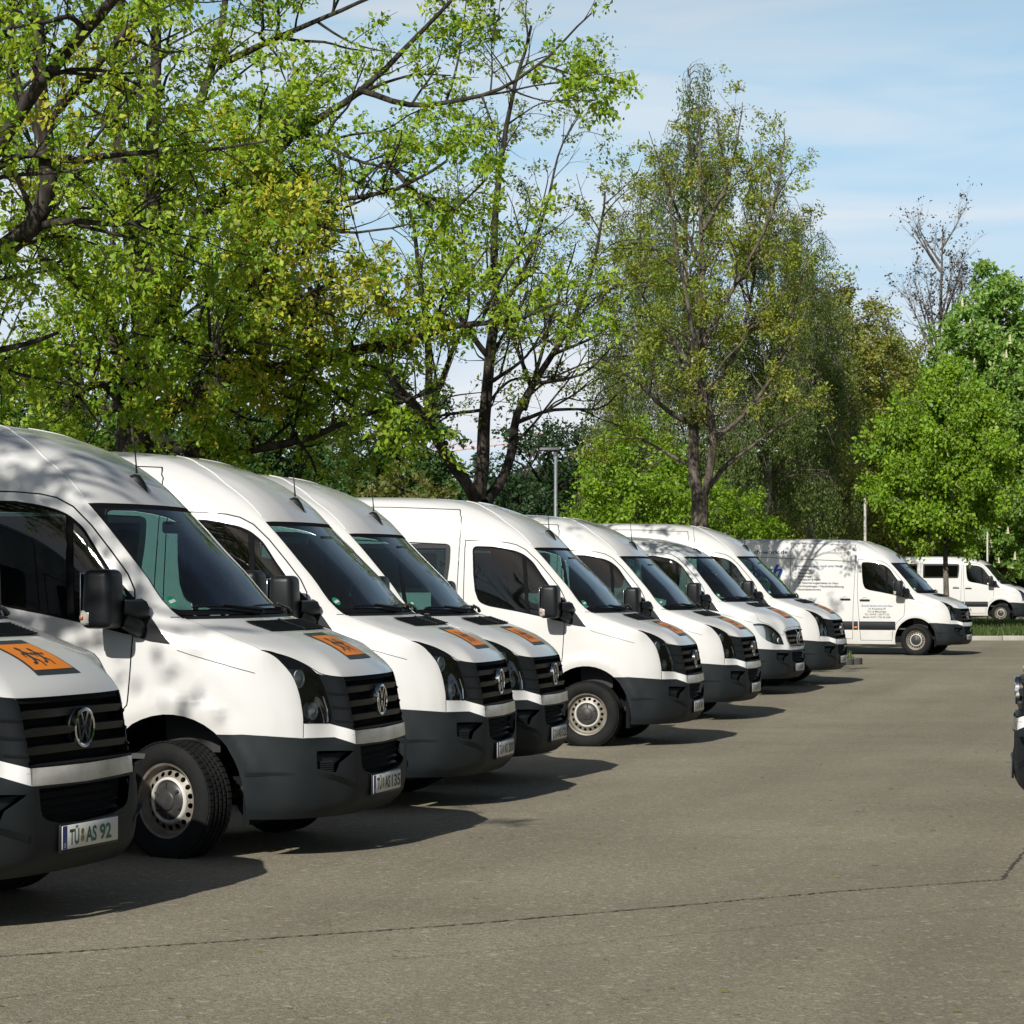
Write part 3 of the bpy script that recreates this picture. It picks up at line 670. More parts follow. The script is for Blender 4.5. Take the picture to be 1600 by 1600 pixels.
        lamps = [((.640, .690, .99), .062), ((.735, .655, .865), .070), ((.79, .585, .815), .045), ((.52, .74, 1.03), .045)] if sprinter else [((.665, .695, 1.055), .056), ((.725, .625, .862), .052), ((.665, .745, .915), .050)]
        for i, (c, r) in enumerate(lamps):
            q = MB(); cc = (c[0] + (.040 if sprinter else .045), sg * c[1], c[2]); d = (1, sg * .25, .0)
            if sprinter: q.lathe_dir([(r * .2, -.03), (r * .6, -.022), (r * .9, -.005), (r, .012), (r * 1.02, .0)], cc, d, 24)
            else: q.lathe_dir([(0, .016), (r * .45, .010), (r * .78, -.012), (r * .84, -.010), (r, .0), (r * 1.02, -.015), (r * 1.02, -.09)], cc, d, 24)
            obj('reflector', q.mesh('reflector', 50), h, M['lampbowl'])
        if not sprinter:
            A = curve_s(sk, [(s2 * 2.07, .80), (s2 * 2.02, .87), (s2 * 2.04, .95), (s2 * 2.25, .965)], -.02, 4); obj('lamp_blade', MB().tube(A, .006, 5).mesh('lamp_blade', 60), h, M['lampsilver'])
    # doors, windows
    for left in (False, True):
        sg = 1 if left else -1
        d = obj('front_door', sk.mesh('front_door', R['door'], 0, left=left), root, PT)
        wg = obj('door_window', sk.mesh('door_window', R['wing'], -.006, left=left), d, M['glass_side'])
        obj('window_seal', sk.mesh('window_seal', R['wins'], .0015, left=left), d, M['rubber'])
        obj('window_bar', sk.mesh('window_bar', fix['bar'], .002, left=left), d, M['rubber'])
        obj('mirror_foot', sk.mesh('mirror_foot', fix['tri'], .012, left=left), d, M['foot'])
        hx, hz = -1.165, 1.25
        def handle(par, hx, hz):
            p = sk.Px(hx, hz, .022); q = rounded_box('door_handle', (hx, sg * abs(p.y), hz), (.235, .030, .036), .012, 3)
            o = obj('door_handle', q, par, M['black']); dd = MB().lathe_dir([(.0, -.016), (.048, -.015), (.056, .002), (.060, .002)], (hx - .01, sg * (abs(p.y) - .022), hz + .005), (0, sg, .0), 24)
            obj('handle_bowl', dd.mesh('handle_bowl', 40), par, PT)
        handle(d, hx, hz)
        # wing mirror
        mr = obj('wing_mirror', rounded_box('wing_mirror', (-.335, sg * 1.155, 1.527), (.195, .235, .345), .045, 4, (.88, .93)), root, M['black'])
        obj('mirror_glass', rounded_box('mirror_glass', (-.436, sg * 1.155, 1.54), (.006, .185, .28), .002, 1), mr, M['chrome'])
        arm = MB(); arm.tube([(-.20, sg * .955, 1.35), (-.20, sg * 1.02, 1.37), (-.24, sg * 1.07, 1.40)], [.055, .052, .045], 10); arm.tube([(-.20, sg * .94, 1.46), (-.21, sg * 1.02, 1.46), (-.25, sg * 1.07, 1.47)], [.07, .062, .05], 10)
        obj('mirror_arm', arm.mesh('mirror_arm', 50), mr, M['black'])
        ind = obj('mirror_indicator', rounded_box('mirror_indicator', (-.392, sg * 1.222, 1.418), (.080, .10, .095), .022, 2), mr, M['clearlamp'])
        obj('indicator_bulb', rounded_box('indicator_bulb', (-.415, sg * 1.279, 1.420), (.020, .005, .022), .002, 1), mr, M['bulb'])
        sd = obj('sliding_door', sk.mesh('sliding_door', R['slide'], 0, left=left), root, PT)
        handle(sd, -1.62, 1.268)
        rl = [sk.Px(x, 2.205 + (x + 2.95) * -.048 if not low else 2.15, .004) for x in np.linspace(-4.5, -1.56, 24)]
        if left: rl = [Vector((p.x, -p.y, p.z)) for p in rl]
        obj('door_rail', MB().tube(rl, .006, 4).mesh('door_rail'), root, M['rubber'])
        if windows:
            obj('door_window', sk.mesh('side_window', R['rwg'], -.010, left=left), sd, M['glass_dark']); obj('window_surround', sk.mesh('window_surround', R['rws'], .002, left=left), sd, M['black'])
            q = obj('rear_window', sk.mesh('rear_window', R['qwg'], -.010, left=left), root, M['glass_dark']); obj('window_surround', sk.mesh('window_surround', R['qws'], .002, left=left), q, M['black'])
        if strip_side:
            xs_ = [np.linspace(-.452, -1.30, 10), np.linspace(-1.325, -1.43, 3), np.linspace(-1.455, -2.94, 14), np.linspace(-2.965, -3.20, 4)]
            for x_ in xs_:
                P_ = [[sk.Px(x, z, o) for x in x_] for z, o in ((.765, .0), (.760, .009), (.67, .012), (.575, .009), (.570, .0))]
                if left: P_ = [[Vector((p.x, -p.y, p.z)) for p in reversed(r)] for r in P_]
                obj('rub_strip', grid_mesh('rub_strip', P_), root, M['plastic'])
        p = sk.Px(-1.378, .63, .016); obj('side_marker', rounded_box('side_marker', (-1.378, sg * abs(p.y), .63), (.075, .014, .040), .005, 2), root, M['amber'])
        RIB_ = [(1.0, 2.618), (1.75, 2.562), (2.4, 2.488), (2.9, 2.405), (3.3, 2.315), (3.58, 2.225), (3.80, 2.136)]
        # roof drip rib along the edge of the front roof
        rib = curve_s(sk, [tuple(q_) for q_ in pchip(np.arange(7.), np.array(RIB_), pchip_slopes(np.arange(7.), np.array(RIB_)), np.linspace(0, 6, 40))] if True else [(s2_, z_) for s2_, z_ in ((1.0, 2.625), (1.5, 2.592), (2.2, 2.49), (2.75, 2.437), (3.2, 2.33), (3.54, 2.262), (3.80, 2.136))], .001, 1) if not low else curve_s(sk, [(2.2, 2.36), (2.75, 2.30), (3.54, 2.20), (3.80, 2.125)], .001, 4)
        if left: rib = [Vector((q_.x, -q_.y, q_.z)) for q_ in rib]
        obj('roof_rib', MB().tube(rib, .005, 6).mesh('roof_rib', 80), root, PT)
        # wheel-arch liners
        for cx in (0, -3.665):
            q = MB(); a_ = [(cx + .478 * math.cos(t), .345 + .512 * math.sin(t)) for t in np.linspace(-.08, math.pi + .08, 20)]
            q.add([(x, sg * .955, z) for x, z in a_] + [(x, sg * .50, z) for x, z in a_], [(i, i + 1, 21 + i - 1 + 0, 20 + i) if False else (i, i + 1, 20 + i + 1, 20 + i) for i in range(19)])
            q.add([(x, sg * .52, z) for x, z in a_], [tuple(range(20))]); obj('arch_liner', q.mesh('arch_liner'), root, M['void'])
            k = MB(); k.tube([(cx + .05, sg * .45, .30), (cx + .05, sg * .74, .33)], .03, 6); k.tube([(cx + .08, sg * .52, .33), (cx + .40, sg * .64, .40)], .028, 6); k.box((cx + .41, sg * .66, .40), (.05, .08, .07)); obj('suspension', k.mesh('suspension'), root, M['hub'])
    if sprinter is False and False: pass
    # bonnet vent and its bars
    V_ = [[sk.P(s_, z_, .008) for s_ in np.linspace(-1.42, 1.42, 21)] for z_ in np.linspace(1.382, 1.327, 12)]
    vt = obj('bonnet_vent', grid_mesh('bonnet_vent', V_), root, M['void'])
    for z_ in np.linspace(1.331, 1.379, 8):
        q = MB().tube([sk.P(s_, z_, .010) for s_ in np.linspace(-1.42, 1.42, 15)], .0042, 4); obj('vent_bar', q.mesh('vent_bar'), vt, M['plastic'])
    obj('vent_divider', MB().tube([sk.P(.0, z_, .011) for z_ in (1.383, 1.355, 1.326)], .009, 4).mesh('vent_divider'), vt, M['plastic'])
    # aerial on the roof
    zA = 2.245 if not low else 2.185
    a0 = sk.P(.0, zA); nA = sk.N(.0, zA); tA = Vector((-nA.z, 0, nA.x)).normalized()
    q = MB(); n = 12; V = []
    for k, (t_, w_, h_) in enumerate(((-.075, .030, .0), (-.06, .036, .030), (-.03, .036, .046), (.02, .026, .036), (.06, .014, .018), (.085, .004, .002))):
        for j in range(7):
            a = math.pi * j / 6; V.append(a0 - tA * t_ + Vector((0, math.cos(a) * w_, 0)) + nA * (math.sin(a) * h_ - .004))
    q.add(V, [(i * 7 + j, i * 7 + j + 1, (i + 1) * 7 + j + 1, (i + 1) * 7 + j) for i in range(5) for j in range(6)] + [tuple(range(7))])
    an = obj('aerial', q.mesh('aerial', 50), root, M['black'])
    b0 = a0 + tA * .055 + nA * .035
    obj('aerial_rod', MB().tube([b0, b0 + Vector((-.005, 0, .07)), b0 + Vector((-.03, 0, .33))], [.008, .005, .0022], 6).mesh('aerial_rod'), an, M['black'])
    # wipers
    for y0, y1 in ((.60, -.02), (-.02, -.62)):
        p0 = Vector((sk.P(0, 1.42)[0] - .10 * abs(y0) + .035, y0, 1.415)); pts = []
        q = MB()
        sA, sB = y0 / .845 * 4 * -.9, y1 / .845 * 4 * -.9
        A = [sk.P(sA + (sB - sA) * t, 1.437 + .03 * math.sin(t * 2.2), .016) for t in np.linspace(0, 1, 9)]
        q.tube(A, .0075, 5); q.tube([sk.P(sA * 1.05, 1.412, .02), sk.P(sA * .95, 1.428, .034), A[4] + Vector((.01, 0, .012))], [.018, .012, .007], 6)
        obj('wiper', q.mesh('wiper', 50), root, M['black'])
    # school transport sign on the bonnet
    if sign:
        def quad(sa, za, zb, off, nm, par, m_):
            P_ = [[sk.P(s_ * (1 if False else 1), z_, off) for s_ in np.linspace(-sa, sa, 9)] for z_ in np.linspace(zb, za, 9)]
            return obj(nm, grid_mesh(nm, P_), par, m_)
        sg_ = quad(.44, 1.155, 1.308, .003, 'school_sign', root, M['signblack'])
        quad(.405, 1.176, 1.290, .0045, 'sign_face', sg_, M['orange'])
        m = MB()
        def fig(polys):
            for P_ in polys: m.add([sk.P(-u * .405, 1.176 + v * .114, .006) for u, v in P_], [tuple(range(len(P_)))])
        def stroke(a, b, w):
            a, b = np.array(a), np.array(b); d = b - a; n_ = np.array([-d[1], d[0]]) / (np.linalg.norm(d) + 1e-9) * w / 2; return [a - n_, b - n_, b + n_, a + n_]
        for ox, sc in ((-.30, 1.0), (.28, .88)):
            T_ = lambda p: (ox + p[0] * sc, .5 + p[1] * sc)
            ps = [[T_((.07 * math.cos(t) * 1.6, .30 + .07 * math.sin(t))) for t in np.linspace(0, 2 * math.pi, 11)[:-1]]]
            for a, b, w in (((0, .22), (-.06, -.05), .17), ((-.05, -.05), (.14, -.18), .10), ((.14, -.18), (.08, -.36), .08), ((-.06, -.05), (-.16, -.22), .10), ((-.16, -.22), (-.34, -.26), .08), ((0, .18), (.26, .08), .07), ((.26, .08), (.36, .16), .06), ((0, .18), (-.24, .10), .07), ((-.24, .10), (-.30, -.02), .06)):
                ps.append([T_(x) for x in stroke(a, b, w)])
            fig(ps)
        obj('sign_pictogram', m.mesh('sign_pictogram'), sg_, M['signblack'])
    # green badge low in the windscreen, paper strip
    for (s_, z_, r_) in ((3.22, 1.512, .037),):
        c = sk.P(s_, z_, .0); n_ = sk.N(s_, z_); u = Vector((0, 1, 0)); u = (u - n_ * u.dot(n_)).normalized(); w_ = n_.cross(u)
        q = MB(); q.add([c + u * r_ * math.cos(t) + w_ * r_ * math.sin(t) for t in np.linspace(0, 2 * math.pi, 21)[:-1]], [tuple(range(20))]); o = obj('emission_badge', q.mesh('emission_badge'), root, M['ecogreen'])
        q = MB(); c2 = c + n_ * .0012; q.add([c2 + u * a + w_ * b for a, b in ((-.028, -.014), (.028, -.014), (.028, .008), (-.028, .008))], [(0, 1, 2, 3)]); obj('badge_field', q.mesh('badge_field'), o, M['plate'])
    # number plate carrier
    pl = obj('plate_carrier', rounded_box('plate_carrier', (1.012, 0, .402), (.016, .535, .135), .006, 2), root, M['black'])
    root['_plate'] = 1
    # underbody, cabin
    ub = MB(); ub.box((-1.85, 0, .36), (3.0, 1.80, .14)); ub.box((-2.0, 0, .37), (5.5, .98, .16)); ub.box((.40, 0, .62), (.04, 1.50, .85)); ub.box((.60, 0, .30), (.5, 1.1, .06)); ub.box((-4.45, 0, .40), (.75, 1.7, .2)); ub.box((.70, 0, .68), (.03, .9, .85))
    obj('underbody', ub.mesh('underbody'), root, M['void'])
    cf = MB(); cf.box((-2.3, 0, .60), (5.0, 1.84, .03)); obj('cabin_floor', cf.mesh('cabin_floor'), root, M['cabin'])
    db = MB(); prof = [(.24, 1.26), (.08, 1.375), (-.02, 1.395), (-.16, 1.36), (-.20, 1.25), (-.12, 1.0), (-.10, .62), (.24, .62)]
    n = len(prof); db.add([(x, -.76, z) for x, z in prof] + [(x, .76, z) for x, z in prof], [(i, (i + 1) % n, n + (i + 1) % n, n + i) for i in range(n)] + [tuple(range(n)), tuple(range(2 * n - 1, n - 1, -1))])
    db.box((-.02, .45, 1.43), (.22, .36, .09)); da = obj('dashboard', db.mesh('dashboard', 30), root, M['dash'])
    st = MB().tube([Vector((-.36, .45, 1.28)) + Matrix.Rotation(.45, 3, 'Y') @ Vector((0, .20 * math.cos(t), .20 * math.sin(t))) for t in np.linspace(0, 2 * math.pi, 25)], .016, 6, cap=False); st.tube([(-.36, .27, 1.28), (-.33, .45, 1.26), (-.36, .63, 1.28)], .02, 5); st.tube([(-.33, .45, 1.26), (-.1, .45, 1.2)], .03, 6)
    obj('steering_wheel', st.mesh('steering_wheel', 60), da, M['black'])
    obj('cabin_mirror', rounded_box('cabin_mirror', (-.40, 0, 1.965), (.035, .26, .075), .014, 2), root, M['black'])
    seats = [(-1.02, .48, 0), (-1.02, -.30, 0), (-1.02, -.68, 0)]
    if windows: seats += [(-2.15, y, 1) for y in (-.62, -.18, .45)] + [(-3.05, y, 1) for y in (-.62, -.18, .45)]
    sm = get_seat()
    for x, y, k in seats:
        s_ = obj('seat', sm[0], root, M['seat']); s_.location = (x, y, .62); s_.scale = (1, .88 if y == .48 else .80, 1)
        obj('headrest', sm[1], s_, M['seat'])
    if not windows:
        bk = MB(); bk.box((-1.40, 0, 1.45), (.03, 1.74, 1.65)); obj('bulkhead', bk.mesh('bulkhead'), root, M['cabin'])
    for left in (False, True):
        sg = 1 if left else -1
        for cx in (0, -3.665): add_wheel(root, (cx, sg * .855, .343), left)
    return root
SEAT = []
def get_seat():
    if not SEAT:
        SEAT.append(None); bm = bmesh.new()
        a = rounded_box('seat', (0.05, 0, .17), (.50, .48, .16), .05, 3); b = rounded_box('seatback', (0, 0, 0), (.14, .46, .66), .05, 3, (.8, .9)); p = rounded_box('seatbase', (.03, 0, .05), (.36, .38, .1), .02, 1)
        for v in b.vertices: v.co = Matrix.Rotation(-.18, 3, 'Y') @ v.co + Vector((-.22, 0, .55))
        for me in (a, b, p): bm.from_mesh(me)
        me = bpy.data.meshes.new('seat'); bm.to_mesh(me); bm.free()
        me.polygons.foreach_set('use_smooth', [True] * len(me.polygons)); me.set_sharp_from_angle(angle=math.radians(45))
        SEAT[0] = me; SEAT.append(rounded_box('headrest', (-.30, 0, .98), (.09, .26, .19), .04, 3))
    return SEAT
M['satin_dark'] = mat('dark satin slat', (0.10, 0.105, 0.11), 0.3, metal=0.6)
def copy_tree(o, parent=None):
    c = o.copy(); COL.objects.link(c); c.parent = parent
    for ch in list(o.children): copy_tree(ch, c)
    return c
def plate(van, text, green=False):
    """licence plate with its characters; separate meshes per van because each reads differently"""
    car = [c for c in van.children if c.name.startswith('plate_carrier')][0]
    pl = obj('licence_plate', rounded_box('licence_plate', (1.0215, 0, .407), (.004, .52, .11), .0015, 1), car, M['plate'])
    q = MB(); q.add([(1.0242, -.258, .353), (1.0242, -.216, .353), (1.0242, -.216, .461), (1.0242, -.258, .461)], [(0, 1, 2, 3)]); obj('plate_band', q.mesh('plate_band'), car, M['plateblue'])
    mt = M['plategreen'] if green else M['platetext']
    def put(s_, y0, z0, w, h, m_):
        v, f = text_geo(s_, 1.0, bold=.03); x0, x1 = v[:, 0].min(), v[:, 0].max(); zz0, zz1 = 0.0, .73
        me = bpy.data.meshes.new('plate_text'); me.from_pydata([(1.0244, y0 + (p[0] - x0) / (x1 - x0) * w, z0 + (p[1] - zz0) / (zz1 - zz0) * h) for p in v], [], f); me.update(); obj('plate_text', me, car, m_)
    a, b, c = text.split(' ')
    put(a, -.195, .371, .088, .072, mt); put(b, -.045, .371, .10, .072, mt); put(c, .085, .371, .055 * len(c), .072, mt); put('D', -.246, .362, .018, .020, M['plate'])
    q = MB()
    for y, z, r in ((-.076, .423, .015), (-.076, .392, .017)): q.add([(1.0243, y + r * math.cos(t), z + r * math.sin(t)) for t in np.linspace(0, 2 * math.pi, 17)[:-1]], [tuple(range(16))])
    obj('plate_seal', q.mesh('plate_seal'), car, M['seal'])
# ------------------------------------------------------------------ ground
GY = np.array([-40., 0, 12.2, 15.6, 19.0, 21.6, 27.2, 32.8, 38.9, 41.6, 57.5, 70, 92.2, 110, 160, 400]); GZ = np.array([.17, .15, .095, .06, .027, -.014, -.063, -.104, -.060, -.030, -.030, .02, .109, .13, .2, .2])
GM = pchip_slopes(GY, GZ)
def gz(y): return float(pchip(GY, GZ, GM, np.array([float(y)]))[0])
def im(px, py, d):               # where a point of the photograph lies, d metres away
    x = (px - 800) / FPX; u = (800 - py) / FPX; c, s_ = math.cos(PITCH), math.sin(PITCH)
    k = d / (c - u * s_); return Vector((x * k, d, CAMH + k * (s_ + u * c)))
def asphalt():
    m, t, p = newmat('worn asphalt'); N = t.nodes.new; l = t.links.new
    tcn = N('ShaderNodeTexCoord')
    def noise(sc, det=4, ro=.55, vec=None):
        n = N('ShaderNodeTexNoise'); n.inputs['Scale'].default_value = sc; n.inputs['Detail'].default_value = det; n.inputs['Roughness'].default_value = ro; l(vec or tcn.outputs['Object'], n.inputs[0]); return n.outputs[0]
    def rng(v, a, b, c=0.0, d=1.0):
        r = N('ShaderNodeMapRange'); r.inputs[1].default_value = a; r.inputs[2].default_value = b; r.inputs[3].default_value = c; r.inputs[4].default_value = d; l(v, r.inputs[0]); return r.outputs[0]
    def mixc(f, a, b, mode='MIX'):
        x = N('ShaderNodeMixRGB'); x.blend_type = mode
        for i, v in ((0, f), (1, a), (2, b)):
            if isinstance(v, tuple): x.inputs[i].default_value = (*v, 1)
            elif isinstance(v, float): x.inputs[i].default_value = v
            else: l(v, x.inputs[i])
        return x.outputs[0]
    mpn = N('ShaderNodeMapping'); mpn.inputs['Scale'].default_value = (.85, .055, 1); mp0 = N('ShaderNodeMapping'); mp0.inputs['Rotation'].default_value = (0, 0, .27); l(tcn.outputs['Object'], mp0.inputs[0]); l(mp0.outputs[0], mpn.inputs[0])
    base = mixc(rng(noise(.35, 5), .33, .70), (.262, .240, .180), (.400, .366, .272))
    base = mixc(rng(noise(1.0, 6, .6, mpn.outputs[0]), .46, .66, 0, .55), base, (.215, .190, .145))          # tyre-polished lanes
    base = mixc(rng(noise(2.6, 6), .56, .72, 0, .35), base, (.200, .172, .126))                               # oil and damp stains
    vo = N('ShaderNodeTexVoronoi'); vo.inputs['Scale'].default_value = 95; l(tcn.outputs['Object'], vo.inputs[0])
    base = mixc(rng(vo.outputs['Color'], 0.0, 1.0, 0, .75), base, (.125, .108, .076))
    base = mixc(rng(noise(45, 2, .5),   .52, .66, 0, .28), base, (.105, .090, .064))
    base = mixc(rng(noise(31, 2, .5), .57, .70, 0, .28), base, (.50, .45, .34))
    vo2 = N('ShaderNodeTexVoronoi'); vo2.inputs['Scale'].default_value = 38; l(tcn.outputs['Object'], vo2.inputs[0])
    base = mixc(rng(vo2.outputs['Color'], .80, .95, 0, .5), base, (.52, .47, .37))                            # pale grit
    vo3 = N('ShaderNodeTexVoronoi'); vo3.inputs['Scale'].default_value = 9; l(tcn.outputs['Object'], vo3.inputs[0])
    base = mixc(rng(vo3.outputs['Distance'], .06, .03, 0, .75), base, (.56, .52, .44))
    l(base, p.inputs['Base Color']); p.inputs['Roughness'].default_value = .86; p.inputs['Specular IOR Level'].default_value = .25
    b = N('ShaderNodeBump'); b.inputs['Strength'].default_value = .55; b.inputs['Distance'].default_value = .006; l(vo.outputs['Distance'], b.inputs['Height']); l(b.outputs[0], p.inputs['Normal'])
    return m
M['asphalt'] = asphalt()
M['soil'] = mat('soil', (.05, .042, .028), .95, noise=(1.5, .8, (.035, .055, .018)))
M['kerb'] = mat('kerb concrete', (.40, .385, .34), .85, noise=(3, .6, (.26, .25, .20)), bump=(40, .3, .01))
M['crack'] = mat('joint tar', (.070, .062, .048), .9)
ys = sorted(set(list(np.arange(-30, 112, 1.0)) + [150., 200, 300, 400]))
xs = [-300., -80, -40, -20, -10, -5, 0, 5, 10, 20, 40, 80, 300]
V = [(x, y, gz(y)) for y in ys for x in xs]; nx = len(xs)
F = [(i * nx + j, i * nx + j + 1, (i + 1) * nx + j + 1, (i + 1) * nx + j) for i in range(len(ys) - 1) for j in range(nx - 1)]
me = bpy.data.meshes.new('asphalt_lot'); me.from_pydata(V, [], F); me.polygons.foreach_set('use_smooth', [True] * len(F))
struct(obj('asphalt_lot', me, None, M['asphalt']))
RS = np.random.default_rng(7)
def joint(name, pix, w):
    P = []
    for (a, b), (c, d) in zip(pix[:-1], pix[1:]):
        n = 60
        for k in range(n): P.append((a + (c - a) * k / n, b + (d - b) * k / n))
    P.append(pix[-1]); W3 = []
    for px, py in P:
        y = 12.
        for _ in range(12): q = (CAMH - gz(y)); y = (q) / max(1e-6, (im(px, py, 1.0).z - CAMH) * -1)
        p = im(px, py, y); W3.append(Vector((p.x, p.y, gz(p.y) + .004)))
    m = MB(); A = []; B = []
    for i, p in enumerate(W3):
        t = (W3[min(i + 1, len(W3) - 1)] - W3[max(i - 1, 0)]).normalized(); n_ = Vector((-t.y, t.x, 0)); o = RS.normal(0, .006); ww = w * RS.uniform(.15, 1.3)
        A.append(p + n_ * (o + ww / 2)); B.append(p + n_ * (o - ww / 2))
    struct(obj(name, ribbon(A, B).mesh(name), None, M['crack']))
joint('pavement_joint', [(-200, 1512), (0, 1495), (330, 1473), (700, 1447), (1100, 1412), (1300, 1394), (1565, 1375), (1605, 1325), (1660, 1262)], .019)
joint('pavement_seam', [(-100, 1570), (500, 1510), (1050, 1462), (1400, 1432), (1700, 1405)], .005)
# patch of lighter, gritty dirt along the parked row is left to the asphalt's own wear

# ------------------------------------------------------------------ vans
VP = {0: (-2.951, 12.198, -.355), 1: (-1.747, 15.566, -.273), 2: (-1.041, 19.037, -.237), 3: (-.584, 21.625, -.256), 4: (1.028, 27.186, -.262), 5: (2.197, 32.755, -.298),
      6: (3.478, 38.862, -.351), 7: (4.512, 41.624, -.309), 8: (9.508, 57.496, -.395), 9: (18.182, 92.237, -.346)}
VZ = {0: .095, 1: .06, 2: .027, 3: -.014, 4: -.063, 5: -.104, 6: -.054, 7: -.025, 8: -.03, 9: .109}
ROWG = 'white vans parked side by side in the row'
base = build_van('delivery_van')
def put(v, k, label, group=ROWG, cat='van'):
    x, y, a = VP[k]; v.location = (x, y, VZ[k]); v.rotation_euler = (0, 0, a); thing(v, label, cat, group); return v
vans = {}
for k in (0, 1, 2, 3, 4, 5, 7): vans[k] = base if k == 0 else copy_tree(base)
put(vans[0], 0, 'white van at the left edge with green plate TÜ AS 92, only its nose showing')
put(vans[1], 1, 'white van with front wheel turned and dappled shade on its side, plate TÜ AS 135')
put(vans[2], 2, 'white high roof van with plate TÜ AS 200 beside the van with the turned wheel')
put(vans[3], 3, 'white van squeezed close behind the van with plate TÜ AS 200, its flank hidden')
put(vans[4], 4, 'white van beyond an empty gap, its whole front wheel and rear side window showing')
put(vans[5], 5, 'white van with branch shadows on its roof, between the side-on minibus and the silver van')
put(vans[7], 7, 'white van in front of the lettered blue and white van, nose beside the grassy island')
rw = np.random.default_rng(4)
for k in vans:
    for c in vans[k].children:
        if c.name.startswith('wheel'): c.rotation_euler[1] = rw.uniform(0, 6.28)          # each wheel stopped where it stopped
for c in vans[1].children:
    if c.name.startswith('wheel') and abs(c.location.x) < .1: c.rotation_euler[2] += -.33
for k, t, g in ((0, 'TÜ AS 92', True), (1, 'TÜ AS 135', False), (2, 'TÜ AS 200', False), (3, 'TÜ AS 122', False), (4, 'TÜ AS 40', False), (5, 'TÜ AS 45', False), (7, 'TÜ AS 60', False)): plate(vans[k], t, g)
def strip_sign(v): 
    pass
v6 = build_van('silver_van', low=True, sprinter=True, strip_side=False); put(v6, 6, 'silver white low roof van with rounded bright headlamps and a star badge', ROWG); plate(v6, 'TÜ AS 80'); vans[6] = v6
v8 = build_van('lettered_van', windows=False, sign=False); put(v8, 8, 'white panel van lettered with blue company name and a list of house services', None); plate(v8, 'TÜ DW 18'); vans[8] = v8
def side_text(s, x0, z0, x1, h, m, name='lettering', shear=0.0, bold=0.0, slope=0.0):
    v, f = text_geo(s, 1.0, shear, bold if bold else (.010 if h < .045 else .022)); a, b = v[:, 0].min(), v[:, 0].max(); sk = SKINS[False]
    pts = []
    for p in v:
        x = x0 + (p[0] - a) / (b - a) * (x1 - x0); z = z0 + p[1] / .7 * h + slope * (x - x0); pts.append(tuple(sk.Px(x, z, .004)))
    me = bpy.data.meshes.new(name); me.from_pydata(pts, [], f); me.update(); return obj(name, me, v8, m)
side_text('www.dorsch-work.de', -4.62, 2.315, -3.02, .085, M['vinylnavy'])
side_text('dorsch', -4.60, 1.775, -3.13, .285, M['vinylblue'], shear=.32, bold=.03)
side_text('Service rund ums Haus', -4.66, 1.645, -3.11, .075, M['vinylblack'])
side_text('Dienstleistungen rund ums Haus', -2.845, 2.005, -1.725, .052, M['vinylnavy'])
for i, (s_, x1) in enumerate((('Trockenbau', -2.42), ('Fliesenleger', -2.42), ('Bodenleger', -2.43), ('Tapezierer & Maler', -2.21), ('3D Renovierungsarbeiten im Haus', -1.80), ('Entrümpelungen / Haushaltsauflösung', -1.67), ('Hausmeisterservice', -2.21))):
    z = 1.925 - i * .0755; side_text('•', -2.845, z - .004, -2.815, .05, M['vinylblack'], bold=.02); side_text(s_, -2.76, z, x1, .047, M['vinylblack'], slope=-.012)
side_text('Dorsch Service rund ums Haus', -1.24, 1.10, -.525, .042, M['vinylnavy'])
for s_, x0, x1, z in (('Im', -1.075, -1.02, 1.035), ('Rosenberg', -.995, -.755, 1.035), ('18', -.735, -.685, 1.035), ('72116 Mössingen', -1.105, -.66, .97), ('Tel.: 07473 / 239 77 56', -1.17, -.60, .905), ('Mobil: 0157 / 733 65 628', -1.20, -.57, .842)): side_text(s_, x0, z, x1, .040, M['vinylblack'])
sk = SKINS[False]
q = MB(); q.add([sk.Px(x, z, .004) for x, z in ((-4.62, 2.46), (-4.36, 2.46), (-4.20, 2.60), (-4.36, 2.60))], [(0, 1, 2, 3)]); obj('emblem', q.mesh('emblem'), v8, M['vinylcyan'])
q = MB(); q.add([sk.Px(x, z, .005) for x, z in ((-4.30, 2.44), (-4.16, 2.44), (-4.09, 2.52), (-4.02, 2.61), (-4.14, 2.60), (-4.22, 2.54))], [tuple(range(6))]); obj('emblem', q.mesh('emblem'), v8, M['vinylblue'])
v9 = build_van('minibus', low=True, sign=False); put(v9, 9, 'far white low roof minibus with dark side windows beyond the grass strip', None); plate(v9, 'TÜ AS 16'); vans[9] = v9
n6 = text_geo('6', 1.0); sk9 = SKINS[True]
me = bpy.data.meshes.new('lettering'); me.from_pydata([tuple(sk9.Px(-1.13 + p[0] * .16, .425 + p[1] * .14, .004)) for p in n6[0]], [], n6[1]); obj('lettering', me, v9, M['vinylblack'])
v11 = copy_tree(v9); a = VP[9][2]; fwd = Vector((math.cos(a), math.sin(a))); lft = Vector((-fwd.y, fwd.x))
v11.location = (VP[9][0] + lft.x * 3.1 + fwd.x * -.55, VP[9][1] + lft.y * 3.1 + fwd.y * -.55, .12); thing(v11, 'white vehicle parked behind the far minibus, only its bonnet and windscreen peeking out', 'van')
v10 = copy_tree(base); v10.location = (4.355, 16.62, gz(16.6)); v10.rotation_euler = (0, 0, math.radians(169)); thing(v10, 'white van facing the row at the right edge, only its dark nose in view', 'van', None); plate(v10, 'TÜ AS 77')
if 'group' in v10: del v10['group']
if 'group' in v11: del v11['group']
print('vans', round(time.time() - T0, 1))
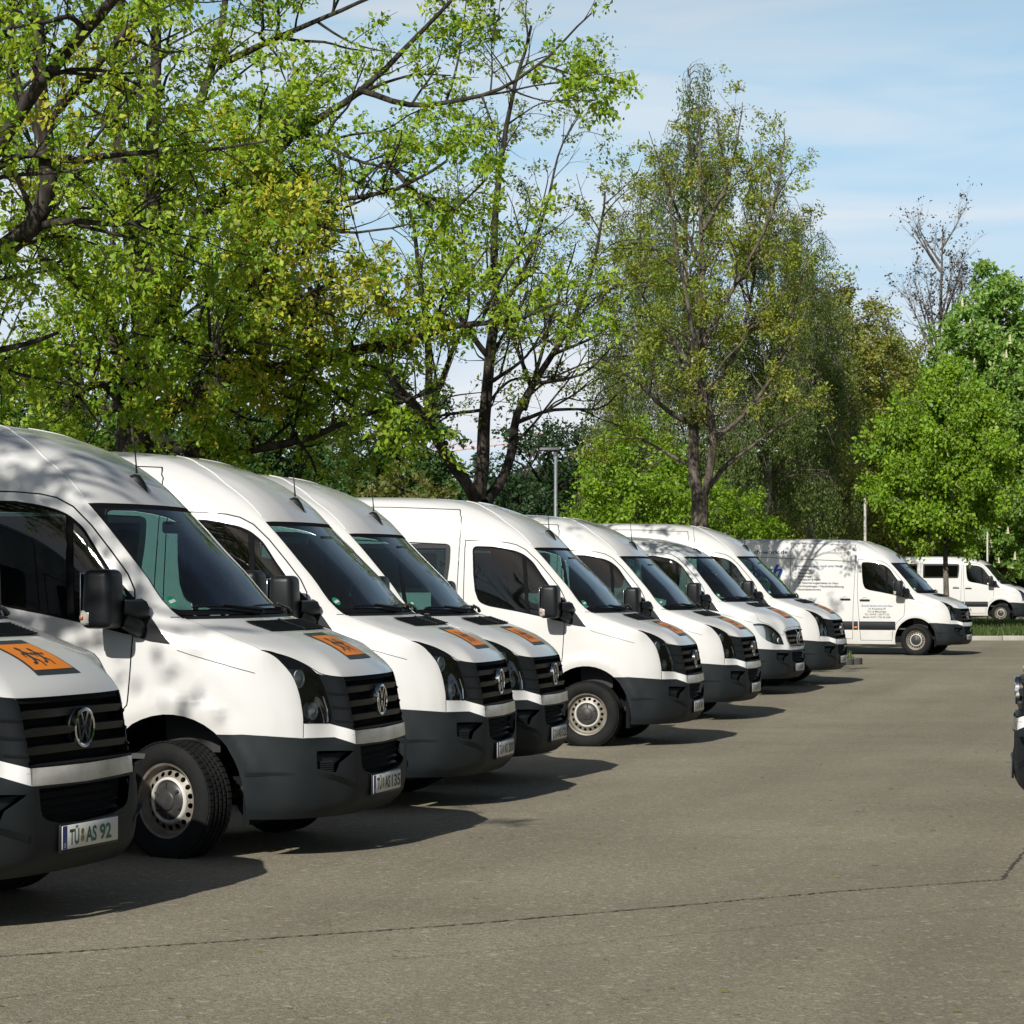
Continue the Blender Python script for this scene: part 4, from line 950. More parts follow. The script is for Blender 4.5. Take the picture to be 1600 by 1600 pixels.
# ------------------------------------------------------------------ trees
def bark(name, c1, c2, sc=6):
    m, t, p = newmat(name); N = t.nodes.new; l = t.links.new
    tcn = N('ShaderNodeTexCoord'); mpn = N('ShaderNodeMapping'); mpn.inputs['Scale'].default_value = (1, 1, .28); n = N('ShaderNodeTexNoise'); n.inputs['Scale'].default_value = sc; n.inputs['Detail'].default_value = 8; n.inputs['Roughness'].default_value = .7
    r = N('ShaderNodeMapRange'); r.inputs[1].default_value = .40; r.inputs[2].default_value = .62; x = N('ShaderNodeMixRGB'); x.inputs[1].default_value = (*c1, 1); x.inputs[2].default_value = (*c2, 1)
    l(tcn.outputs['Object'], mpn.inputs[0]); l(mpn.outputs[0], n.inputs[0]); l(n.outputs[0], r.inputs[0]); l(r.outputs[0], x.inputs[0]); l(x.outputs[0], p.inputs['Base Color'])
    b = N('ShaderNodeBump'); b.inputs['Strength'].default_value = .9; b.inputs['Distance'].default_value = .04; l(n.outputs[0], b.inputs['Height']); l(b.outputs[0], p.inputs['Normal']); p.inputs['Roughness'].default_value = .9; p.inputs['Specular IOR Level'].default_value = .1
    return m
M['bark_dark'] = bark('dark oak bark', (.022, .019, .016), (.085, .075, .062))
M['bark_brown'] = bark('brown bark', (.048, .040, .032), (.215, .185, .150), 9)
M['bark_birch'] = bark('birch bark', (.06, .055, .05), (.46, .43, .37), 5)
M['bark_grey'] = bark('grey bark', (.09, .08, .068), (.22, .195, .165), 8)
M['leaf'] = leafmat('leaves'); M['leaf_soft'] = leafmat('soft leaves', .03, .5)
def nrm(v): return v / (np.linalg.norm(v) + 1e-9)
class Tree:
    def __init__(s, seed): s.r = np.random.default_rng(seed); s.tv = []; s.tf = []; s.n = 0; s.tw = []; s.td = []; s.tt = []
    def tube(s, P, R, n):
        P = np.asarray(P, float); k = len(P); T = np.gradient(P, axis=0); T /= np.linalg.norm(T, axis=1)[:, None] + 1e-9
        u = np.cross(T[0], [.31, .22, .92]); u = nrm(u); a = np.arange(n) * 2 * math.pi / n; V = []
        for i in range(k):
            u = nrm(u - T[i] * (u @ T[i])); w = np.cross(T[i], u); V.append(P[i] + R[i] * (np.cos(a)[:, None] * u + np.sin(a)[:, None] * w))
        s.tv.append(np.vstack(V)); b = s.n
        i, j = np.meshgrid(np.arange(k - 1), np.arange(n), indexing='ij'); i, j = i.ravel(), j.ravel(); j2 = (j + 1) % n
        s.tf.append(np.column_stack([i * n + j, i * n + j2, (i + 1) * n + j2, (i + 1) * n + j]) + b); s.n += k * n
    def limb(s, P, r0, r1, lv, prm, wob=.0, tag=0, start=.15):
        """P: control points of a limb; grows side branches by the table prm[lv]"""
        P = np.asarray(P, float); d = np.r_[0, np.cumsum(np.linalg.norm(np.diff(P, axis=0), axis=1))]; Lg = d[-1]
        m = max(3, min(40, int(Lg / (.30 if lv == 0 else .16)) + 2)); q = np.linspace(0, Lg, m)
        sl = pchip_slopes(d, P) if len(P) > 2 else None
        C = pchip(d, P, sl, q) if sl is not None else P[0] + (P[-1] - P[0]) * (q / Lg)[:, None]
        if wob: C[1:-1] += np.cumsum(s.r.normal(0, wob, (m - 2, 3)), axis=0) * .5
        R = r0 + (r1 - r0) * (q / Lg) ** .85
        s.tube(C, R, 9 if r0 > .12 else 6 if r0 > .03 else 4 if r0 > .012 else 3)
        p = prm[lv] if lv < len(prm) else None
        if p is None: return
        n = s.r.poisson(Lg * p['dens'])
        for _ in range(n):
            t = s.r.uniform(start if lv == 0 else p.get('t0', .15), 1.0) ** p.get('tp', 1); k = min(int(t * (m - 1)), m - 2); c = C[k] + (C[k + 1] - C[k]) * (t * (m - 1) - k)
            tan = nrm(C[k + 1] - C[k]); x = s.r.normal(size=3); x = nrm(x - tan * (x @ tan)); dr = nrm(tan * p['fwd'] + x * p['out'] + np.array([0, 0, p['up']]))
            ln = p['len'] * s.r.uniform(.55, 1.25) * (1 - p.get('tap', .45) * t); r = min((r0 + (r1 - r0) * t) * .62, p['rad'] * ln / p['len'])
            g = p.get('grav', 0); nn = 4; Q = [c]
            for i in range(nn): dr = nrm(dr + s.r.normal(0, p.get('jit', .18), 3) + np.array([0, 0, -g])); Q.append(Q[-1] + dr * ln / nn)
            if p.get('leaf'): s.twig(np.array(Q), r, tag)
            else: s.limb(Q, r, r * .35, lv + 1, prm, 0, tag)
    def twig(s, Q, r, tag):
        s.tube(Q, np.linspace(r, r * .5, len(Q)), 3); s.tw.append(Q[1:]); s.td.append(np.diff(Q, axis=0)); s.tt.append(np.full(len(Q) - 1, tag))
    def wood(s, name, part=None):
        if part is None: return quadmesh(name, np.vstack(s.tv), np.vstack(s.tf), smooth=True)
        V = s.tv[:1] if part == 0 else s.tv[1:]; F = s.tf[:1] if part == 0 else s.tf[1:]; b = 0 if part == 0 else len(s.tv[0])
        return quadmesh(name, np.vstack(V), np.vstack(F) - b, smooth=True)
    def crown(s, name, per, size, spread, cols, hang=.3, wide=.5, keep=1.0, clump=None, tagcols=None):
        P = np.vstack(s.tw); D = np.vstack(s.td); T = np.concatenate(s.tt)
        if keep < 1: k = s.r.random(len(P)) < keep; P, D, T = P[k], D[k], T[k]
        return leaves(name, P, D, per, size, spread, cols, s.r, hang, wide, T, tagcols)
def quadmesh(name, V, F, col=None, smooth=False):
    me = bpy.data.meshes.new(name); me.vertices.add(len(V)); me.vertices.foreach_set('co', np.ascontiguousarray(V, np.float32).ravel())
    me.loops.add(F.size); me.loops.foreach_set('vertex_index', np.ascontiguousarray(F, np.int32).ravel())
    me.polygons.add(len(F)); me.polygons.foreach_set('loop_start', np.arange(0, F.size, F.shape[1], dtype=np.int32)); me.polygons.foreach_set('loop_total', np.full(len(F), F.shape[1], np.int32))
    if smooth: me.polygons.foreach_set('use_smooth', np.ones(len(F), bool))
    if col is not None:
        a = me.color_attributes.new('leaf', 'FLOAT_COLOR', 'POINT'); a.data.foreach_set('color', np.ascontiguousarray(np.column_stack([col, np.ones(len(col))]), np.float32).ravel())
    me.update(calc_edges=True); me.validate(); return me
def leaves(name, P, D, per, size, spread, cols, r, hang=.3, wide=.5, T=None, tagcols=None):
    n = len(P); N = n * per; P = np.repeat(P, per, 0); D = np.repeat(D, per, 0); D = D / (np.linalg.norm(D, axis=1)[:, None] + 1e-9)
    c = P + r.normal(0, spread, (N, 3)) * [1, 1, .8]
    d = r.normal(0, 1, (N, 3)) + D * .7 - np.array([0, 0, hang]); d /= np.linalg.norm(d, axis=1)[:, None]
    up = r.normal(0, .75, (N, 3)) + [-.22, -.52, .78]; w = np.cross(d, up); w /= np.linalg.norm(w, axis=1)[:, None] + 1e-9; nn = np.cross(w, d)
    L_ = size * r.uniform(.4, 1.45, (N, 1)); b = c; tip = c + d * L_ + nn * L_ * -.12; md = c + d * L_ * .55
    V = np.stack([b, md + w * L_ * wide / 2 + nn * L_ * .08, tip, md - w * L_ * wide / 2 + nn * L_ * .08], 1).reshape(-1, 3)
    cols = np.asarray(cols, float); tw = r.integers(0, len(cols), n)
    # neighbouring twigs share a hue: blend a per-twig pick with a per-leaf pick
    cc = .6 * cols[np.repeat(tw, per)] + .4 * cols[r.integers(0, len(cols), N)]
    if tagcols is not None:
        Tt = np.repeat(T, per)
        for tg, tcs in tagcols.items():
            k = (Tt == tg); tcs = np.asarray(tcs, float); cc[k] = tcs[r.integers(0, len(tcs), k.sum())]
    cc = cc * r.uniform(.72, 1.28, (N, 1)); C = np.repeat(cc, 4, 0)
    return quadmesh(name, V, np.arange(N * 4).reshape(-1, 4), C)
def plant(name, tree, loc, barkm, crown, leafm, label, cat='tree', group=None, rz=0):
    o = empty(name, loc, rz); thing(o, label, cat, group)
    if tree is not None: obj('trunk', tree.wood('trunk'), o, barkm)
    if crown is not None: obj('crown', crown, o, leafm)
    return o
def ip(pts, d0, base, jit=0, r=None):       # limb drawn over the photograph, at its own distance, relative to the tree's foot
    out = []
    for p in pts:
        d = d0 + (p[2] if len(p) > 2 else 0); v = im(p[0], p[1], d); out.append(np.array(v) - base)
    return np.array(out)
OAKP = [dict(dens=2.4, len=2.1, rad=.045, fwd=.55, out=.9, up=.18, grav=-.02, tap=.5), dict(dens=3.5, len=.95, rad=.018, fwd=.7, out=.8, up=.12, tap=.4, t0=.1), dict(dens=5.2, len=.40, rad=.006, fwd=.8, out=.8, up=.08, leaf=1, t0=.1)]
GREEN_OAK = [(.230, .400, .030), (.290, .450, .034), (.340, .465, .040), (.140, .300, .030), (.370, .440, .044)]
CATKIN = [(.560, .540, .060), (.500, .520, .056), (.580, .550, .080), (.420, .500, .050)]
# --- the big oak behind the left vans
d = 38.; foot = np.array([im(212, 900, d).x, d, gz(d)]); t = Tree(11)
g0 = np.array([0, 0, 0.])
J = lambda pts: ip(pts, d, foot)
t.limb(np.vstack([[g0 - [0, 0, .1]], J([(213, 700), (215, 640)])]), .40, .31, 9, [])
oak = [([(225, 655), (300, 618, -.5), (380, 582, -1.2), (450, 575, -1.6), (560, 545, -2.2), (640, 530, -2.6), (720, 508, -3), (800, 500, -3.4), (880, 470, -3.8)], .19, .012, 0),
       ([(212, 645), (222, 560, .2), (212, 440, .5), (200, 330, .8), (185, 250, .9), (182, 120, 1.2), (190, 0, 1.5), (195, -150, 1.6)], .20, .05, 0),
       ([(220, 640), (248, 500, -.3), (240, 380, -.6), (237, 250, -.8), (242, 100, -1), (240, -60, -1)], .19, .06, 0),
       ([(235, 560), (278, 420, .8), (262, 330, 1.2), (277, 270, 1.4), (312, 170, 1.8), (345, 50, 2.2), (362, -70, 2.4)], .16, .04, 0),
       ([(262, 470, .5), (330, 330, 0), (400, 262, -.4), (470, 205, -.8), (560, 140, -1.2), (650, 55, -1.6), (730, -30, -2)], .11, .025, 0),
       ([(208, 640), (150, 566, -1), (80, 568, -2), (0, 572, -2.6), (-90, 560, -3)], .15, .04, 0),
       ([(230, 672), (300, 706, -.8), (380, 704, -1.5), (460, 690, -2), (545, 655, -2.4), (620, 628, -2.6), (690, 605, -2.8)], .11, .022, 0),
       ([(205, 630), (130, 645, 1), (60, 610, 1.6), (-30, 580, 2)], .10, .03, 0),
       ([(240, 600), (320, 560, -1.2), (372, 490, -2), (440, 420, -2.7), (510, 380, -3.2)], .12, .03, 1),
       ([(260, 540, -.5), (330, 500, -2.4), (390, 450, -3.6), (440, 400, -4.4)], .09, .03, 1), ([(320, 560, -1.2), (390, 520, -2.8), (450, 470, -4), (520, 440, -4.6)], .07, .02, 1), ([(330, 330, 0), (380, 300, -1.6), (440, 280, -2.6)], .05, .015, 1), ([(450, 575, -1.6), (490, 500, -2.4), (500, 430, -3)], .05, .015, 1), ([(400, 262, -.4), (460, 330, -2), (560, 360, -3), (640, 350, -3.4)], .05, .012, 0), ([(470, 205, -.8), (560, 250, -2), (640, 270, -2.6)], .05, .012, 0),
       ([(225, 610), (180, 520, -1.6), (120, 450, -2.6), (60, 400, -3.4)], .11, .03, 0), ([(215, 620), (250, 560, 2), (330, 480, 4), (420, 380, 5.5)], .12, .03, 0),
       ([(215, 610), (150, 480, 2), (90, 330, 3.6), (40, 200, 5)], .12, .03, 0), ([(300, 330, -.2), (400, 330, -1), (480, 320, -1.6), (600, 300, -2.2), (700, 250, -2.6)], .07, .02, 0),
       ([(345, 100, 2), (430, 60, 1), (520, 20, .4), (640, -30, 0)], .07, .02, 0), ([(560, 140, -1.2), (660, 165, -1.6), (760, 150, -2), (850, 100, -2.4), (925, 20, -2.6)], .05, .012, 2), ([(600, 250, -2), (700, 330, -2.4), (760, 280, -2.6)], .05, .012, 2),
       ([(216, 640), (300, 560, -2.5), (330, 540, -4.5), (350, 560, -6)], .09, .03, 0), ([(200, 640), (160, 600, -3), (120, 620, -5)], .09, .03, 0), ([(450, 575, -1.6), (520, 610, -1.8), (560, 640, -2)], .05, .015, 0)]
for pts, r0, r1, tg in oak: t.limb(J(pts), r0, r1, 0, OAKP, .012, tg)
cm = t.crown('crown', 6, .092, .058, GREEN_OAK, .35, .52, keep=.74, tagcols={1: CATKIN + GREEN_OAK[3:4]})
plant('oak_tree', t, foot, M['bark_dark'], cm, M['leaf'], 'big spreading oak behind the left vans, fresh leaves and yellow catkins, thick dark limbs')
print('oak', len(cm.polygons), round(time.time() - T0, 1))
# --- oak at the left edge, nearer
d = 30.; foot = np.array([im(-190, 900, d).x, d, gz(d)]); t = Tree(12); J = lambda pts: ip(pts, d, foot)
t.limb(np.vstack([[g0 - [0, 0, .1]], J([(-185, 640), (-150, 520)])]), .36, .26, 9, [])
for pts, r0, r1, tg in [([(-150, 520), (-60, 440), (10, 385), (55, 345, -.2), (76, 285, -.3), (70, 200, -.4), (60, 80, -.5), (55, -60, -.5)], .17, .06, 0), ([(66, 352, -.2), (110, 345, -.5), (190, 352, -.8), (250, 340, -1)], .055, .015, 0),
        ([(-120, 380), (0, 258, -.3), (50, 236, -.5), (120, 250, -.8), (160, 244, -.9)], .085, .04, 1), ([(160, 244, -.9), (190, 240, -1), (330, 232, -1.2), (420, 220, -1.4)], .038, .010, 0), ([(72, 190, -.4), (130, 125, -.3), (200, 40, -.1), (260, -20, 0)], .07, .02, 0),
        ([(-150, 500), (-160, 300), (-130, 100), (-100, -100)], .2, .06, 0), ([(-150, 520), (-60, 560, -1), (20, 540, -1.6), (90, 520, -2)], .09, .02, 0), ([(-180, 560), (-300, 400), (-420, 300), (-520, 200)], .15, .05, 0),
        ([(-160, 500), (-120, 380, -2.5), (-60, 260, -4), (0, 100, -5)], .13, .03, 0), ([(-160, 480), (-200, 350, 3), (-150, 200, 5)], .12, .03, 0), ([(70, 230, -.4), (30, 140, -.2), (10, 20, 0)], .06, .02, 0)]: t.limb(J(pts), r0, r1, 0, OAKP, .012, tg)
for q in ([(0, 0, 4.6), (2.5, -2.5, 7.4), (5.2, -5.8, 9.0)], [(0, 0, 4.6), (1, -4.5, 6.8), (2, -8.6, 8.0)]): t.limb(q, .13, .03, 0, OAKP, .012, 0)
cm = t.crown('crown', 6, .092, .058, GREEN_OAK, .35, .52, keep=.50, tagcols={1: CATKIN})
plant('oak_tree', t, foot, M['bark_dark'], cm, M['leaf'], 'oak whose bent limb enters from the left edge, with hanging yellow catkins')
# --- roadside oak outside the frame that dapples the first vans
t = Tree(13); foot = np.array([-9.6, 10.6, gz(10.6)])
t.limb([g0, [0, 0, 2.2], [.3, .1, 3.6]], .33, .26, 9, [])
for q in ([(.2, 0, 3.4), (1.8, -1.4, 5.0), (3.4, -2.6, 6.2), (4.5, -3.4, 6.8)], [(.2, 0, 3.4), (2.0, -.9, 5.4), (3.6, -1.6, 6.4), (4.6, -2.1, 7.0)], [(.2, 0, 3.2), (1.6, -1.8, 5.8), (2.8, -3.0, 7.2), (3.4, -3.8, 7.8)], [(.2, 0, 3.4), (1.5, 1.0, 5.0), (3.0, 2.0, 6.3), (4.0, 2.6, 6.9)], [(.2, 0, 3.3), (-2, -1, 5), (-4, -1.5, 6.4)], [(0, 0, 3.4), (0, .5, 6.5), (.4, .4, 9.0)],
          [(.2, 0, 3.4), (2, -1.4, 6), (4, -3.0, 7.6)], [(.2, 0, 3.4), (2.4, -2.2, 5.6), (4.8, -4.2, 7.3)], [(.2, 0, 3.4), (2.2, -.4, 5.4), (4.3, -1.0, 6.6)], [(.2, 0, 3.6), (1.8, -1.0, 6.4), (3.4, -2.0, 8.3)], [(.2, 0, 3.3), (2.6, -1.6, 5.0), (5.0, -2.8, 6.3)], [(.2, 0, 3.4), (1.6, .6, 5.6), (3.4, 1.2, 7.0), (4.2, 1.6, 7.4)]): t.limb(q, .075, .02, 0, [dict(OAKP[0], dens=1.7, len=1.35), dict(OAKP[1], dens=2.2, len=.75), OAKP[2]], .015, start=.4)
cm = t.crown('crown', 3, .10, .07, GREEN_OAK, .35, .55, keep=.62)
plant('oak_tree', t, foot, M['bark_dark'], cm, M['leaf'], 'roadside oak left of the camera casting dappled shade on the first vans')
# --- multi-stemmed tree behind the side-on minibus
SPARSE = [dict(dens=2.0, len=2.3, rad=.032, fwd=.85, out=.75, up=.14, tap=.5), dict(dens=2.5, len=1.0, rad=.013, fwd=.9, out=.7, up=.12, tap=.4, t0=.15), dict(dens=3.6, len=.42, rad=.005, fwd=.9, out=.7, up=.10, leaf=1)]
GREEN_T2 = [(.220, .320, .040), (.280, .350, .046), (.150, .250, .036), (.310, .345, .052)]
d = 46.; foot = np.array([im(752, 900, d).x, d, gz(d)]); t = Tree(21); J = lambda pts: ip(pts, d, foot)
b0 = J([(750, 790)])[0]
for pts, r0, r1 in [([(745, 785), (735, 765, -.2), (700, 715, -.6), (672, 660, -1), (668, 560, -1.4), (655, 440, -1.8), (640, 330, -2)], .12, .03), ([(748, 780), (755, 700), (757, 650), (765, 565), (775, 470, .2), (770, 380, .4), (778, 280, .5), (800, 150, .6), (830, 40, .6)], .14, .025),
        ([(756, 785), (775, 765, .3), (800, 712, .6), (808, 650, .9), (835, 600, 1.1), (862, 555, 1.3), (900, 490, 1.5), (930, 400, 1.7), (945, 300, 1.8)], .12, .02), ([(672, 655, -1), (620, 600, -1.4), (560, 560, -1.8), (500, 560, -2)], .055, .014), ([(700, 715, -.6), (655, 640, -.2), (600, 560, .4), (560, 480, 1)], .06, .014),
        ([(765, 560), (720, 500, -.6), (690, 420, -1), (700, 300, -1.2)], .06, .014), ([(770, 500), (820, 420, .8), (850, 330, 1.2), (880, 220, 1.4), (905, 180, 1.5)], .06, .013), ([(672, 650, -1), (700, 560, -1.6), (730, 470, -2), (720, 350, -2.4)], .06, .014),
        ([(830, 605, 1.1), (800, 520, 1.8), (790, 420, 2.2)], .05, .012), ([(808, 660, 1), (870, 640, 1.4), (930, 640, 1.6), (980, 600, 1.8)], .05, .012), ([(757, 640), (700, 645, -.4), (640, 660, -.6), (560, 690, -.8)], .04, .01), ([(862, 555, 1.3), (940, 520, 1.5), (990, 450, 1.6)], .04, .01), ([(820, 640, 1), (860, 500, 2), (900, 380, 2.6)], .05, .012), ([(835, 600, 1.1), (900, 590, .4), (960, 540, 0)], .045, .01), ([(690, 690, -.8), (620, 620, -2), (540, 600, -2.6), (480, 590, -3)], .05, .012), ([(760, 600), (820, 560, -1), (870, 480, -1.6)], .05, .012)]: t.limb(J(pts), r0, r1, 0, SPARSE, .016, 0)
t.limb(np.vstack([[g0 - [0, 0, .1]], [b0]]), .22, .19, 9, [])
cm = t.crown('crown', 6, .075, .055, GREEN_T2, .3, .5, keep=.85)
plant('multi_stemmed_tree', t, foot, M['bark_dark'], cm, M['leaf'], 'slender three stemmed tree with sparse spring leaves behind the side-on minibus')
# --- tall tree with brown fissured trunk in the island
d = 53.; foot = np.array([im(1094, 900, d).x, d, gz(d) + .12]); t = Tree(31); J = lambda pts: ip(pts, d, foot)
t.limb(np.vstack([[g0 - [0, 0, .2]], J([(1093, 815), (1094, 775)])]), .215, .18, 9, [])
PP = [dict(dens=2.3, len=1.7, rad=.03, fwd=.85, out=.75, up=.22, tap=.4), dict(dens=3.0, len=.85, rad=.011, fwd=.85, out=.75, up=.14, tap=.4, t0=.1), dict(dens=4.2, len=.36, rad=.005, fwd=.9, out=.7, up=.1, leaf=1)]
for pts, r0, r1 in [([(1090, 778), (1084, 720), (1086, 650), (1094, 560), (1103, 500), (1100, 400), (1098, 300), (1097, 230), (1095, 135)], .135, .007), ([(1100, 775), (1107, 740, -.3), (1112, 690, -.4), (1108, 645, -.4), (1095, 600, -.5), (1080, 520, -.8), (1060, 420, -1), (1040, 300, -1.2), (1014, 205, -1.2)], .095, .007),
        ([(1108, 760), (1135, 725, .4), (1170, 700, .7), (1210, 670, 1), (1255, 640, 1.2)], .07, .007), ([(1110, 690, -.4), (1150, 660), (1200, 600, .3), (1235, 540, .5), (1262, 470, .6)], .07, .007), ([(1086, 668), (1040, 640, -.5), (985, 590, -.9), (930, 555, -1.2)], .07, .012), ([(1085, 730), (1040, 705, .5), (990, 680, .9), (950, 672, 1)], .055, .012),
        ([(1088, 640), (1140, 560, .6), (1170, 460, 1), (1185, 340, 1.2), (1188, 215, 1.3)], .075, .007), ([(1098, 540), (1160, 420, -.5), (1205, 330, -.9), (1225, 200, -1.1)], .06, .012), ([(1095, 590), (1030, 500, .6), (985, 420, 1), (965, 330, 1.2)], .06, .012), ([(1100, 420), (1060, 330, -.6), (1030, 240, -.9)], .05, .01), ([(1200, 600, .3), (1240, 500, .8), (1262, 400, 1)], .05, .01), ([(1098, 360), (1140, 270, .5), (1160, 160, .7)], .05, .01), ([(1060, 420, -1), (1000, 380, -1.6), (950, 390, -2)], .045, .01)]: t.limb(J(pts), r0, r1, 0, PP, .016, 0)
GREEN_T3 = [(.290, .370, .048), (.240, .340, .044), (.350, .370, .054), (.180, .280, .042), (.350, .310, .060)]
cm = t.crown('crown', 7, .075, .065, GREEN_T3, .3, .5)
plant('tall_tree', t, foot, M['bark_brown'], cm, M['leaf'], 'tall slender tree with reddish brown forked trunk and sparse olive leaves, centre right')
print('T3', round(time.time() - T0, 1))
# --- weeping birches
def birch(seed, h, w, n, dens=1.0):
    t = Tree(seed); t.limb([(0, 0, 0), (.1, 0, h * .3), (-.1, .1, h * .6), (.05, 0, h)], h * .0135, .006, 9, [])
    for i in range(n):
        z = h * t.r.uniform(.22, .995); a = t.r.uniform(0, 2 * math.pi); k = (1 - z / h) ** .6 * w * t.r.uniform(.6, 1.1) + .35
        e = np.array([math.cos(a), math.sin(a), 0]); c = np.array([0, 0, z]); Q = [c, c + e * k * .4 + [0, 0, k * .35], c + e * k * .8 + [0, 0, k * .35], c + e * k + [0, 0, -.1]]
        t.limb(Q, .012 + .012 * k, .006, 0, [dict(dens=4.2 * dens, len=.7, rad=.008, fwd=.7, out=.6, up=-.1, grav=.25, tap=.2, t0=.2), dict(dens=3.2, len=1.5, rad=.004, fwd=.3, out=.35, up=-.8, grav=.7, leaf=1, tap=.2, jit=.12, t0=.1)], .01)
    return t
B_COL = [(.120, .200, .042), (.150, .225, .048), (.090, .160, .040), (.200, .235, .055)]
t = birch(41, 16.6, 2.5, 105); wood_b = t.wood('trunk', 0); twig_b = t.wood('twigs', 1); crown_b = t.crown('crown', 8, .085, .085, B_COL, .9, .5)
for px, dd, sc, rz, lab in ((1078, 72., 1.0, .3, 'weeping birch with pale trunk right behind the tall brown-trunked tree'), (1002, 76., .84, 1.7, 'weeping birch with drooping twigs left of the tall brown-trunked tree'), (1205, 77., .91, 2.9, 'dark weeping birch just right of the tall brown-trunked tree'), (1268, 84., .86, 4.4, 'shaded weeping birch above the far end of the lettered van')):
    p = im(px, 900, dd); o = empty('weeping_birch', (p.x, dd, gz(dd)), rz); o.scale = (sc, sc, sc); thing(o, lab, 'tree', 'weeping birches'); obj('trunk', wood_b, o, M['bark_birch']); obj('twigs', twig_b, o, M['bark_brown']); obj('crown', crown_b, o, M['leaf_soft'])
# --- rounded broadleaf trees and bushes: clumped crowns on real branches
def round_tree(seed, h, w, z0, cols, size=.14, n=46, per=4, stems=1, tw=4.2, flat=1.0, spread=.1, wide=.62):
    t = Tree(seed); r = t.r
    for k in range(stems): t.limb([(r.normal(0, .12 * (stems > 1)), r.normal(0, .12 * (stems > 1)), -.1), (r.normal(0, .1 * stems), r.normal(0, .1 * stems), z0), (r.normal(0, .25 * stems), r.normal(0, .25 * stems), (z0 + h) * .6), (r.normal(0, .2), r.normal(0, .2), h * .93)], h * .018 / math.sqrt(stems), .02, 9, [])
    for i in range(n):
        u = (i + .5) / n; z = z0 + (h - z0) * u; prof = math.sin(math.pi * min(1, .12 + .88 * u)) ** .55 if flat == 1.0 else (1 - u ** 2.2) ** .6
        k = w / 2 * prof * r.uniform(.72, 1.12); a = i * 2.399 + r.normal(0, .3); e = np.array([math.cos(a), math.sin(a), 0]); c = np.array([0, 0, max(z0 * .8, z - k * .5)])
        t.limb([c, c + e * k * .5 + [0, 0, k * .28], np.array([0, 0, z]) + e * k], .03 + .012 * k, .008, 0, [dict(dens=2.6, len=.95, rad=.014, fwd=.6, out=.85, up=.12, tap=.3, t0=.2), dict(dens=tw, len=.42, rad=.005, fwd=.7, out=.8, up=.12, leaf=1, t0=.1)], .01)
    return t, t.crown('crown', per, size, spread, cols, .25, wide)
BRIGHT = [(.200, .360, .026), (.250, .410, .030), (.150, .290, .026), (.300, .430, .036)]
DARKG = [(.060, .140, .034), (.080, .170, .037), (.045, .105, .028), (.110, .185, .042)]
MIDG = [(.110, .230, .040), (.150, .270, .042), (.080, .175, .034), (.190, .285, .050)]
OLIVE = [(.180, .190, .042), (.225, .195, .050), (.145, .175, .038), (.125, .180, .040)]
RUST = [(.310, .340, .066), (.350, .300, .074), (.240, .300, .056), (.170, .250, .050)]
CHEST = [(.210, .390, .078), (.280, .450, .094), (.150, .300, .064), (.350, .480, .120)]
kinds = {'maple': (round_tree(51, 6.6, 4.5, 2.9, BRIGHT, .115, 96, 10, tw=5.0, spread=.12), 'bark_grey'), 'bush': (round_tree(52, 5.6, 5.4, .4, BRIGHT, .115, 70, 10, 3, spread=.12), 'bark_grey'), 'dark': (round_tree(53, 9.0, 6.4, 1.6, DARKG, .16, 74, 7), 'bark_dark'), 'mid': (round_tree(54, 8.0, 5.6, 1.2, MIDG, .15, 70, 8), 'bark_dark'),
         'olive': (round_tree(55, 4.0, 4.6, .2, OLIVE, .14, 60, 6, 3, flat=2), 'bark_brown'), 'rust': (round_tree(56, 11.5, 5.2, 1.8, RUST, .115, 84, 8, tw=4.2, spread=.12), 'bark_brown'), 'chestnut': (round_tree(57, 13.5, 7.6, 2.0, CHEST, .20, 100, 9, tw=4.2, wide=.5), 'bark_brown'), 'fine': (round_tree(58, 5.2, 5.0, .2, [(.030, .080, .022), (.040, .095, .026), (.026, .065, .02)], .11, 60, 5, 3), 'bark_dark'),
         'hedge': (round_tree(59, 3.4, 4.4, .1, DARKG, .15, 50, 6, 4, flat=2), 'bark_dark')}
kw = {k: (v[0][0].wood('trunk'), v[0][1], v[1]) for k, v in kinds.items()}
print('kinds', round(time.time() - T0, 1), {k: len(v[1].polygons) for k, v in kw.items()})
def stand(kind, name, px, dd, sc, rz, label, cat='tree', group=None, sz=1.0, z=0.):
    p = im(px, 900, dd); o = empty(name, (p.x, dd, gz(min(dd, 110)) + z), rz); o.scale = (sc, sc, sc * sz); w, c, bm_ = kw[kind]; obj('trunk', w, o, M[bm_]); obj('crown', c, o, M['leaf']); thing(o, label, cat, group); return o
stand('maple', 'maple_tree', 1480, 75., 1.0, .4, 'bright green round maple standing in the grass before the far minibus', sz=1.15)
stand('bush', 'maple_bush', 1000, 63., .86, 1.0, 'low bright green bushy tree left of the reddish brown trunk', 'tree', sz=1.1)
stand('bush', 'maple_bush', 1130, 66., .72, 2.2, 'low bright green bush right behind the reddish brown trunk', 'tree')
stand('bush', 'maple_bush', 925, 66., .60, 3.2, 'small bright green bush beside the street lamp', 'tree')
stand('fine', 'fine_leaved_bush', 845, 82., 1.30, 0., 'smooth dark green bush behind the street lamp', 'bush')
stand('fine', 'fine_leaved_bush', 905, 92., 1.4, 2., 'second smooth dark bush, right behind the street lamp and bright leaves', 'bush')
stand('olive', 'olive_bush', 625, 58., 1.0, .2, 'brownish olive bush above the roofs of the third and fourth vans', 'bush')
stand('olive', 'olive_bush', 690, 66., .95, 1.3, 'darker olive bush left of the three stemmed tree', 'bush')
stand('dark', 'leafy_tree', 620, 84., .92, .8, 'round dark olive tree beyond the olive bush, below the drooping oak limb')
stand('mid', 'leafy_tree', 505, 88., .80, 2.1, 'small green tree left of the round dark olive tree')
